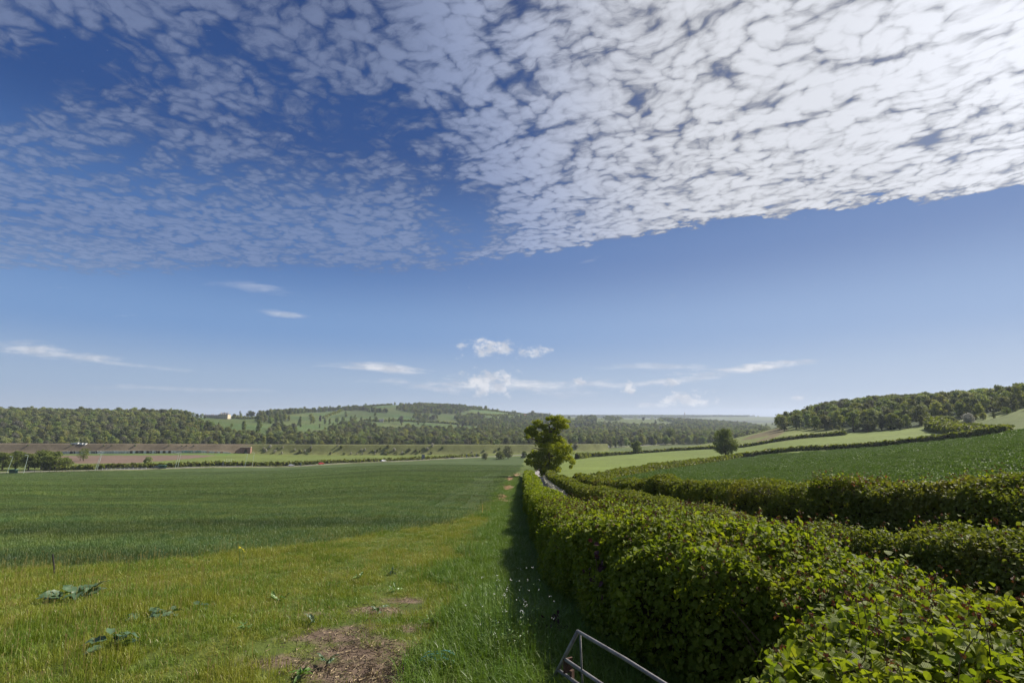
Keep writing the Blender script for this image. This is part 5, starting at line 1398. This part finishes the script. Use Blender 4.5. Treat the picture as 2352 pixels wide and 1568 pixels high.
def frame_feeder():
    p = at(526, 1060, 420); root = empty('field_frame', p); tag(root, 'pale open metal frame standing in the green strip behind the road', 'frame')
    for i, x in enumerate((-4, -2, 0, 2, 4)): b = MB(); b.tube([(x, 0, -.2), (x, 0, 2.2 + (i % 2) * .6)], .06, 6); b.build('post', white, root)
    b = MB(); b.tube([(-4, 0, 1.2), (4, 0, 1.2)], .05, 6); b.tube([(-2, 0, 2.4), (4, 0, 2.4)], .05, 6); b.build('rails', white, root)
frame_feeder()
def cabins():
    p = on_bank(170, 1.0); root = empty('trackside_cabin', (p[0], p[1] + 2.5, p[2])); tag(root, 'white cabins and mast beside the railway at the top of the brown embankment', 'cabin')
    for x, w_, h in ((-5, 3, 1.8), (-1, 4, 2.4), (4, 3.4, 1.9), (8, 2.6, 1.6)):
        b = MB(); b.box((x, 0, h / 2), (w_, 2.2, h)); c = b.build('cabin_wall', white, root); b = MB(); b.box((x, 0, h + .1), (w_ + .3, 2.5, .2), top=.9); b.build('roof', steel, root)
    b = MB(); b.tube([(1, 0, 0), (1, 0, 7)], .12, 6); b.build('mast', steel, root)
cabins()
# ------------------------------------------------------------------ buildings
def gable(parent, c, d, h, rh, wm, rm, rz=0, wins=0, floors=2, chim=0, hip=False, door=True):
    """walls, roof, windows of one block; c = foot centre, d=(width, depth)"""
    w, dp = d; m = Matrix.Rotation(rz, 4, 'Z'); m.translation = Vector(c)
    def put(o): o.matrix_local = m; return o
    b = MB(); b.box((0, 0, h / 2 - 2), (w, dp, h + 4))
    if not hip:
        for s in (-1, 1): b.add([(s * w / 2, -dp / 2, h), (s * w / 2, dp / 2, h), (s * w / 2, 0, h + rh)], [(0, 1, 2) if s > 0 else (0, 2, 1)])
    wl = put(b.build('wall', wm, parent))
    r = MB(); e = .35
    x_ = w / 2 + e; y_ = dp / 2 + e; k = dp / 2 if hip else -.0
    ridge = [(-x_ + k, 0, h + rh + .1), (x_ - k, 0, h + rh + .1)]
    ev = [(-x_, -y_, h - .1), (x_, -y_, h - .1), (x_, y_, h - .1), (-x_, y_, h - .1)]
    r.add(ev + ridge, [(0, 1, 5, 4), (2, 3, 4, 5), (0, 4, 3), (1, 2, 5)]); ro = put(r.build('roof', rm, parent))
    for i in range(chim):
        b = MB(); x = (-.36 + .72 * i / max(1, chim - 1)) * w if chim > 1 else .3 * w; b.box((x, 0, h + rh + .2), (1.1, .8, 2.6)); b.tube([(x, 0, h + rh + 1.4), (x, 0, h + rh + 2.0)], .2, 6); o = b.build('chimney', wm, ro)
    for f in range(floors):
        for i in range(wins):
            x = (-.5 + (i + .5) / wins) * w; z = h * (f + .52) / floors; hh = h / floors * .5
            b = MB(); b.box((x, -dp / 2 - .03, z), (min(1.3, w / wins * .42) + .3, .12, hh + .3)); fr = put(b.build('window', white, parent))
            b = MB(); b.box((x, -dp / 2 - .07, z), (min(1.3, w / wins * .42), .1, hh)); g_ = b.build('pane', glass, fr)
    return wl
def mansion():
    p = hit(515, 962, 850); sc_ = p.y / F
    root = empty('country_house', p); tag(root, 'large honey stone country house with slate roofs and chimneys on the hilltop at the left', 'house')
    gable(root, (0, 0, .6), (21, 13), 9.5, 3.6, stone, slate, .04, 5, 3, 3, True)
    gable(root, (-19, 1, 1.8), (17, 9), 5.6, 2.2, stone, slate, .04, 4, 2, 2, True)
    gable(root, (-37, 2, 2.4), (19, 8), 5.2, 2.2, stone, slate, .04, 5, 2, 2)
    b = MB(); b.box((-18, -9, -.4), (80, .5, 1.6)); b.build('terrace_wall', stone, root)
    b = MB()
    for x in (-4.6, 0, 4.6): b.box((x, -5.6, 10.9), (1.3, 1.6, 1.5)); 
    b.build('dormer', stone, root)
mansion()
for i, (u, v, h, kd) in enumerate(((442, 962, 15, 'sparse'), (452, 962, 12, 'wood'), (470, 962, 8, 'wood'), (538, 961, 11, 'wood'), (546, 961, 9, 'wood'), (553, 962, 12, 'wood'), (561, 963, 9, 'wood'), (551, 960, 16, 'pine'), (392, 954, 18, 'pine'))):
    named(kd, i, u, v, h, ['airy tree at the left end of the country house', 'rounded tree hiding the left end of the country house', 'small tree in front of the low wing of the country house', 'dark tree touching the right end of the country house', 'second tree right of the country house', 'third tree right of the country house', 'outermost of the trees right of the country house', 'dark conifer spire right of the country house', 'dark conifer spire standing out of the left wood'][i], name='garden_tree', y0=850)
def cottage(u, v, y0, w, d, h, rh, wm, rm, rz, label, wins=3, chim=1, floors=2, name='cottage', cat='house'):
    p = hit(u, v, y0); root = empty(name, p); tag(root, label, cat); gable(root, (0, 0, 0), (w, d), h, rh, wm, rm, rz, wins, floors, chim); return root
cottage(876, 969, 1200, 12, 7, 5, 3, stone, slate, .2, 'small stone farmhouse on the middle of the far hill', 3, 2)
cottage(1208, 956, 1500, 15, 8, 5, 4, stone, tile, .3, 'stone barn below the skyline just left of the oak', 0, 0, 1, 'barn', 'barn')
cottage(1213, 957, 1500, 9, 7, 5, 3, render_w, tile, -.3, 'pale gabled cottage beside the stone barn left of the oak', 2, 1)
cottage(1312, 986, 1100, 14, 8, 6, 4, render_w, slate, .1, 'left half of the white villa among the woods right of the oak', 4, 2)
cottage(1322, 986, 1100, 10, 8, 7, 4, render_w, slate, -.2, 'taller right half of the white villa among the woods right of the oak', 3, 1)
cottage(1435, 988, 1100, 6, 6, 8, 3, render_w, slate, .5, 'narrow white cottage alone in the woods left of the village', 2, 1)
VL = [(1450, 991, 14, 'left end'), (1458, 992, 9, 'second from the left'), (1474, 990, 8, 'third from the left'), (1485, 992, 12, 'grey middle'), (1496, 991, 10, 'right of the middle'), (1506, 992, 9, 'just left of the church'), (1527, 991, 14, 'just right of the church'), (1538, 992, 9, 'far right'), (1648, 990, 16, 'outlying right')]
for i, (u, v, w_, ds) in enumerate(VL):
    cottage(u, v, 1100, w_, 7, 5, 3.2, [stone, render_w, stone][i % 3], [slate, tile][i % 2], .15 * (i % 3 - 1), ds + ' cottage in the row of village houses beyond the pasture', 3, 1)
def church():
    p = hit(1517, 993, 1100); root = empty('church', p); tag(root, 'stone church with a square tower among the village houses', 'church')
    b = MB(); b.box((0, 0, 8), (6, 6, 18)); b.build('tower', stone, root)
    b = MB()
    for x in (-2.6, 2.6):
        for y in (-2.6, 2.6): b.box((x, y, 17.8), (.8, .8, 1.8), top=.3)
    b.build('pinnacle', stone, root); gable(root, (-11, 0, 0), (16, 8), 6, 4, stone, slate, 0, 4, 1, 0)
    b = MB(); b.box((0, -3.05, 13), (1.2, .14, 2.6)); b.build('belfry_window', glass, root)
church()
def monument():
    p = at(1573, 953, 5400); root = empty('monument_tower', p); tag(root, 'tall slim monument tower on the farthest ridge', 'tower')
    b = MB(); b.tube([(0, 0, -5), (0, 0, 22), (0, 0, 34), (0, 0, 36), (0, 0, 47)], [6, 5.5, 4.5, 5.4, .6], 8); b.build('shaft', stone, root)
monument()
# ------------------------------------------------------------------ near things
def near(u, v, dz=0.0, y0=3):
    """ground (or dz above it) seen at this spot near the camera"""
    a, b, c = dirs(u, v); ys = np.linspace(y0, 60, 6000); d = CAMZ + c / b * ys - H(a / b * ys, ys) - dz
    k = np.where(d < 0)[0][0]; return Vector((float(a / b * ys[k]), float(ys[k]), float(H(np.array([a / b * ys[k]]), np.array([ys[k]]))[0]) + dz))
def gate():
    A = near(1327, 1449, .86); base = Vector((A.x, A.y, A.z - .86)); root = empty('field_gate', base); tag(root, 'old galvanised tubular field gate leaning at the foot of the hedge', 'gate')
    gm = mat('weathered_tube', (.20, .19, .19), .65, .4, .3, var=.35, vscale=6, bump=.3, bscale=40)
    o = base; a = A - o; Bt = near(1262, 1575, .0) - o
    R_ = Vector((.60, -1.02, 0)).normalized()
    endz = -.02
    def P(t, s): return a.lerp(Bt, t) + R_ * s + Vector((0, 0, endz * s))
    b = MB(); b.tube([P(1.05, 0), P(.5, 0), P(0, 0)], .018, 10); b.build('end_stile', gm, root, True)
    b = MB(); b.tube([P(1.05, 2.9), P(0, 2.9)], .018, 10); b.build('end_stile', gm, root, True)
    for k, t in enumerate((0, .47, .68, .86, 1.02)):
        b = MB(); b.tube([P(t, 0), P(t, .7) + Vector((0, 0, .012)), P(t, 1.5), P(t, 2.9)], .019 if t else .018, 10); b.build('rail', gm, root, True)
    b = MB(); b.tube([P(.02, .05), P(.5, .33), P(1.0, .62)], .010, 8); b.build('brace', gm, root, True)
    b = MB(); b.tube([P(.02, 1.4), P(1, 1.45)], .012, 8); b.build('brace', gm, root, True)
    lt = mat('rusty_latch', (.10, .06, .045), .8, .3, .3, var=.4, vscale=20)
    c = P(.52, .05); b = MB(); b.box((c.x + .03, c.y, c.z - .02), (.11, .02, .14), .5); b.box((c.x + .07, c.y - .02, c.z - .11), (.05, .03, .10), .9); b.build('latch', lt, root)
gate()
def twine():
    p = near(1003, 1534); root_m = MB(); g = np.random.default_rng(3); root_m = MB()
    for k in range(11):
        c = np.array([g.normal(0, .05), g.normal(0, .04), .10]); a0 = g.uniform(0, 6.28); r1, r2 = g.uniform(.07, .17), g.uniform(.03, .09); tl = g.uniform(0, 3.1); pts = []
        for t in np.linspace(0, g.uniform(4, 6.5), 18):
            q = np.array([math.cos(t + a0) * r1, math.sin(t + a0) * r2 * math.cos(tl), abs(math.sin(t + a0)) * r2 * 1.4 * abs(math.sin(tl)) + .01 * math.sin(5 * t)]) + c; q[2] = max(.015, q[2]); pts.append(tuple(q))
        root_m.tube(pts, .0042, 5)
    for (x, y) in ((-.42, .02), (-.16, -.28), (.10, .26)):
        pts = [(x * t + .02 * math.sin(t * 9), y * t + .02 * math.cos(t * 7), .05 + .04 * math.sin(t * 6)) for t in np.linspace(0, 1, 14)]; root_m.tube(pts, .004, 5)
    o = root_m.build('baler_twine', mat('blue_green_twine', (.10, .30, .28), .6, .3, var=.3, vscale=15)); o.location = p; tag(o, 'tangle of blue-green plastic baler twine on the bare soil', 'twine')
twine()
def stick(name, u, v, h, r, mt, lean, label, cat):
    p = near(u, v); b = MB(); b.tube([(0, 0, -.1), (lean[0] * .5, lean[1] * .5, h * .5), (lean[0], lean[1], h)], [r * 1.1, r, r * .85], 7); o = b.build(name, mt); o.location = p; tag(o, label, cat)
stick('bamboo_cane', 1107, 1187, .62, .018, mat('yellow_cane', (.62, .44, .12), .6, .3, var=.15), (.03, 0), 'short yellow cane stuck in the grass beside the straw patch', 'cane')
stick('iron_stake', 127, 1326, .52, .018, mat('dark_iron', (.03, .028, .027), .7, .4, .4), (-.13, 0), 'dark leaning stake at the edge of the wheat on the left', 'stake')
# broad leaved burdock and dock plants
dock_m = leafmat('burdock_leaf', (.055, .10, .045), (.085, .14, .07), (.12, .17, .10), .2, .45, .4, 3, .4)
dockb_m = leafmat('dock_leaf', (.08, .15, .03), (.12, .20, .04), None, .3, .4, .4)
def T_dock():
    n = 9; v = []; 
    ys = np.linspace(0, 1.25, n)
    w = np.array([.10, .34, .46, .47, .42, .34, .24, .13, .0]); z = .10 * np.sin(ys * 9) * .4 - .28 * (ys - .3) ** 2
    for y, w_, z_ in zip(ys, w, z): v += [(-w_, y, z_ + .16 * w_ + .05 * math.sin(y * 17)), (0, y, z_ - .02), (w_, y, z_ + .16 * w_ + .05 * math.sin(y * 15 + 2))]
    f = []
    for i in range(n - 1):
        a = 3 * i; f += [(a, a + 1, a + 4), (a, a + 4, a + 3), (a + 1, a + 2, a + 5), (a + 1, a + 5, a + 4)]
    v = np.array(v); return v, np.array(f), v[:, 0], v[:, 1]
def rosette(name, u, v, spread, nl, ls, mt, label, seed, up=.5, hgt=.18, flat=.5, narrow=.8):
    g = np.random.default_rng(seed); p = near(u, v); P, N = [], []
    cl = Cloud(); tv_, tf_, lu_, lw_ = T_dock(); V_ = []; F_ = []; T_ = []
    for k in range(nl):
        a = g.uniform(0, 6.28); d = g.uniform(.1, 1) * spread; c = np.array([math.cos(a) * d, math.sin(a) * d * .7, g.uniform(.3, 1) * hgt]); s = ls * g.uniform(.6, 1.15)
        az = a + g.normal(0, .5); el = g.uniform(-.1, up); ax = np.array([math.cos(az) * math.cos(el), math.sin(az) * math.cos(el), math.sin(el)]); b = np.cross([0, 0, 1.], ax); b /= np.linalg.norm(b); rl = g.normal(0, .35); n_ = np.cross(ax, b); b = b * math.cos(rl) + n_ * math.sin(rl); n_ = np.cross(ax, b)
        V_.append(c + s * (tv_[:, 0:1] * narrow * b + (tv_[:, 1:2] - .2) * ax + tv_[:, 2:3] * n_)); F_.append(tf_ + k * len(tv_)); T_.append(np.full(len(tv_), g.random()))
    me = npmesh(name, np.concatenate(V_), [np.concatenate(F_)], [mt], {'tv': np.concatenate(T_)}, smooth=True); o = link(name, me); o.location = p; tag(o, label, 'plant'); return o
rosette('burdock', 170, 1384, .34, 22, .24, dock_m, 'largest clump of broad grey-green burdock leaves, far left in the grass', 1, .9, .24)
rosette('burdock', 345, 1422, .30, 11, .16, dock_m, 'flat burdock clump with pale leaf backs right of the largest one', 2, .4, .12)
rosette('burdock', 390, 1418, .22, 8, .14, dock_m, 'small burdock clump touching the right side of the flat one', 3, .4, .12)
rosette('burdock', 255, 1496, .24, 10, .19, dock_m, 'burdock plant low at the left, nearest to the camera', 4, .7, .22)
rosette('burdock', 455, 1400, .16, 5, .12, dock_m, 'tiny burdock seedling at the right of the flat clump', 41, .7, .1)
for i, (u, v, s, lb) in enumerate(((640, 1384, .20, 'bright dock plant in the middle of the grassy margin'), (688, 1560, .14, 'vivid green dock plant at the bottom edge left of the soil'), (868, 1408, .13, 'dock plant above the bare earth'), (765, 1352, .16, 'dark dock tuft in the yellowish grass'), (905, 1362, .16, 'dock rosette just above the upper bare patch'),
                               (720, 1437, .12, 'flat dock rosette left of the soil patch'), (820, 1335, .14, 'small dock tuft in the middle of the margin'), (1020, 1300, .14, 'dock tuft farther off near the mown strip'), (750, 1530, .12, 'pale small dock rosette on the bare earth'), (985, 1440, .12, 'dock rosette right of the bare earth'), (560, 1450, .12, 'dock rosette in the long grass left of the bare earth'), (900, 1320, .15, 'grey-green dock tuft behind the bare patches'))):
    rosette('dock_plant', u, v, s * .6, 9, s * .9, dockb_m if i % 3 != 2 else dock_m, lb, 10 + i, 1.0, .12, narrow=.42)
# garlic mustard / white flowering stand
def flowers():
    g = np.random.default_rng(77); p = near(1190, 1500); root = empty('flowering_weed', p); tag(root, 'tall stand of thin stems with tiny white flowers in the long grass by the hedge', 'plant')
    S_ = MB(); fl = Cloud(); lf = Cloud()
    for k in range(42):
        x, y = g.normal(0, .30), g.normal(0, .35); h = g.uniform(.45, .95); tx, ty = g.normal(0, .06), g.normal(0, .05)
        z0 = Hs(p.x + x, p.y + y) - p.z
        S_.tube([(x, y, z0), (x + tx * .5, y + ty * .5, z0 + h * .5), (x + tx, y + ty, z0 + h)], [.0035, .003, .002], 4)
        n = 3; fl.add(cards(np.stack([x + tx + g.normal(0, .013, n), y + ty + g.normal(0, .013, n), z0 + h + g.normal(0, .01, n)], 1), np.tile([0, -.4, 1.], (n, 1)), .009 * np.ones(n), T_quad, jit=.4, g=g))
        n = 9; t = g.uniform(.15, .95, n); lf.add(cards(np.stack([x + tx * t, y + ty * t, z0 + h * t], 1) + g.normal(0, .018, (n, 3)), np.tile([0, 0, 1.], (n, 1)), g.uniform(.02, .05, n) * (1.3 - t), T_simple, jit=.6, g=g))
    S_.build('stems', dockb_st, root); link('leaves', lf.mesh('leaves', [dockb_m]), root); link('blossoms', fl.mesh('blossoms', [mat('white_petal', (.6, .6, .56), .6, .2)]), root)
dockb_st = mat('green_stem', (.10, .17, .05), .7, .2)
flowers()
def purple_leaves():
    g = np.random.default_rng(83)
    for c, n, sp_, sz, lb in (((1.22, 7.7, .6), 70, (.07, .18, .34), .075, 'drooping dark purple leaves hanging in the side of the hazel hedge'), (tuple(near(1268, 1434, .15)), 20, (.08, .08, .10), .08, 'small dark purple leaved sapling in the grass in front of the hedge')):
        P = np.stack([g.normal(c[k], sp_[k], n) for k in range(3)], 1); P[:, 2] = np.maximum(P[:, 2], H(P[:, 0], P[:, 1]) + .03); o_ = np.array([c[0], c[1], Hs(c[0], c[1])])
        root = empty('purple_sapling', tuple(o_)); tag(root, lb, 'sapling'); cl = Cloud(); cl.add(cards(P - o_, np.tile([-.6, -.6, .2], (n, 1)), sz * g.uniform(.5, 1.3, n), T_hazel, droop=1.5, jit=.5, g=g)); link('leaves', cl.mesh('leaves', [purple_m]), root)
        m = MB(); m.tube([(0, 0, -.05), (.02, .0, c[2] - o_[2]), (-.02, .03, (c[2] - o_[2]) * 1.8)], [.009, .007, .004], 6); m.build('stem', stem_m, root)
    root = empty('red_shoots', (8.35, 12.9, Hs(8.35, 12.9))); tag(root, 'cluster of reddish young shoots sticking out of the top of the tall right hedge', 'shoots'); P = np.stack([g.normal(0, .38, 60), g.normal(0, .35, 60), g.normal(1.93, .10, 60)], 1)
    cl = Cloud(); cl.add(cards(P, np.tile([0, -.3, 1.], (60, 1)), .06 * g.uniform(.6, 1.3, 60), T_simple, jit=.7, g=g)); link('leaves', cl.mesh('leaves', [leafmat('red_leaf', (.17, .075, .035), (.22, .11, .045), None, .35, .5, .3, tr_col=(1.2, .7, .5))]), root)
purple_leaves()
def yellow_flowers():
    g = np.random.default_rng(78); p = near(553, 1306); root = empty('yellow_flower', p); tag(root, 'thin weed with small yellow flowers at the edge of the wheat', 'plant'); S_ = MB(); fl = Cloud()
    for k in range(5):
        x, y = g.normal(0, .14), g.normal(0, .08); h = g.uniform(.35, .6); S_.tube([(x * .4, y * .4, 0), (x, y, h)], .004, 4)
        fl.add(cards(np.stack([x + g.normal(0, .012, 5), y + g.normal(0, .012, 5), h + g.normal(0, .012, 5)], 1), np.tile([0, -.5, 1.], (5, 1)), .018 * np.ones(5), T_quad, jit=.4, g=g))
    S_.build('stems', dockb_st, root); link('petals', fl.mesh('petals', [mat('yellow_petal', (.75, .62, .03), .6, .2)]), root)
yellow_flowers()
# dark red shrub leaves in the torn side of the hedge
def cow_parsley():
    g = np.random.default_rng(79); cl = Cloud(); n = 2600
    y = g.uniform(40, 100, n) ; x = np.interp(y, [h[1] for h in HEDGE2], [h[0] for h in HEDGE2]) - .95 - g.uniform(0, .5, n); z = H(x, y) + g.uniform(.3, .8, n)
    cl.add(cards(np.stack([x, y, z], 1), np.tile([0, -.3, 1.], (n, 1)), .12 * g.uniform(.6, 1.2, n), T_quad, g=g)); o = link('cow_parsley', cl.mesh('cow_parsley', [blossom_m])); tag(o, 'froth of white cow parsley along the bank of the lane', 'flowers', kind='stuff')
cow_parsley()
# straw lying on the worn strip
def straw():
    g = np.random.default_rng(80); pts = []
    for (u, v, a, b, s) in STRAW:
        n = int(420 * s); U, V_ = u + g.normal(0, a * .75, n), v + g.normal(0, b * .75, n)
        for uu, vv in zip(U[:160], V_[:160]):
            q = hit(uu, vv, 5, 200) if False else None
        ya = [near(uu, vv) if vv > 1150 else at(uu, vv, hit(u, v, 5, 300).y * (1 + g.normal(0, .03))) for uu, vv in zip(U[:220], V_[:220])]
        pts += [(p.x, p.y, p.z + .02) for p in ya if p.y < 150]
    P = np.array(pts); d = P[:, 1]
    cl = Cloud(); cl.add(cards(P, np.tile([0, 0, 1.], (len(P), 1)), .13 + d * .002, T_quad, jit=.35, aspect=.12, g=g)); o = link('straw', cl.mesh('straw', [mat('straw', (.55, .40, .25), .9, .1, var=.2)])); tag(o, 'dry straw strewn along the edge of the wheat', 'straw', kind='stuff')
straw()
# litter of clods and dead stalks on the bare earth
def clods():
    g = np.random.default_rng(81); mb_ = []; P = []
    while len(P) < 2200:
        u, v = g.uniform(560, 1060), g.uniform(1360, 1600); s = blobs(np.array([u]), np.array([v]), SOIL)[0]
        if g.random() < s ** 1.5: P.append(tuple(near(u, v)))
    P = np.array(P); b = MB()
    for p in P:
        s = g.uniform(.004, .016); q = [Vector((g.normal(0, 1), g.normal(0, 1), g.normal(0, .7))).normalized() * s * g.uniform(.7, 1.2) for _ in range(6)]
        ax = [Vector(a) for a in ((1, 0, 0), (-1, 0, 0), (0, 1, 0), (0, -1, 0), (0, 0, .8), (0, 0, -.5))]; vs = [Vector(p) + a * s * g.uniform(.7, 1.3) for a in ax]
        b.add(vs, [(0, 2, 4), (2, 1, 4), (1, 3, 4), (3, 0, 4), (2, 0, 5), (1, 2, 5), (3, 1, 5), (0, 3, 5)])
    tag(b.build('soil_clods', mat('soil_clod', (.10, .075, .058), .95, .1, var=.4, vscale=8)), 'loose clods of brown soil on the bare patch', 'soil', kind='stuff')
    n = 1300; k = g.integers(0, len(P), n); cl = Cloud(); cl.add(cards(P[k] + np.stack([g.normal(0, .12, n), g.normal(0, .12, n), np.full(n, .012)], 1), np.tile([0, 0, 1.], (n, 1)), g.uniform(.04, .12, n), T_quad, jit=.25, aspect=.03, g=g))
    tag(link('dead_stalks', cl.mesh('dead_stalks', [mat('dead_stalk', (.30, .24, .15), .9, .1, var=.3)])), 'dry dead stalks scattered over the bare soil', 'litter', kind='stuff')
clods()

# ------------------------------------------------------------------ air
hz = bpy.data.materials.new('haze'); hz.use_nodes = True; t = hz.node_tree
t.nodes.remove(t.nodes['Principled BSDF'])
pv = node(t, 'ShaderNodeVolumePrincipled', {'Density': 8.5e-5, 'Anisotropy': .2}); pv.inputs['Color'].default_value = (.72, .82, 1.0, 1)
t.links.new(pv.outputs[0], t.nodes['Material Output'].inputs['Volume'])
b = MB(); b.box((0, 0, 40), (20400, 20400, 240)); ho = b.build('haze', hz); tag(ho, 'thin bluish morning haze over the valley', 'haze', kind='stuff')
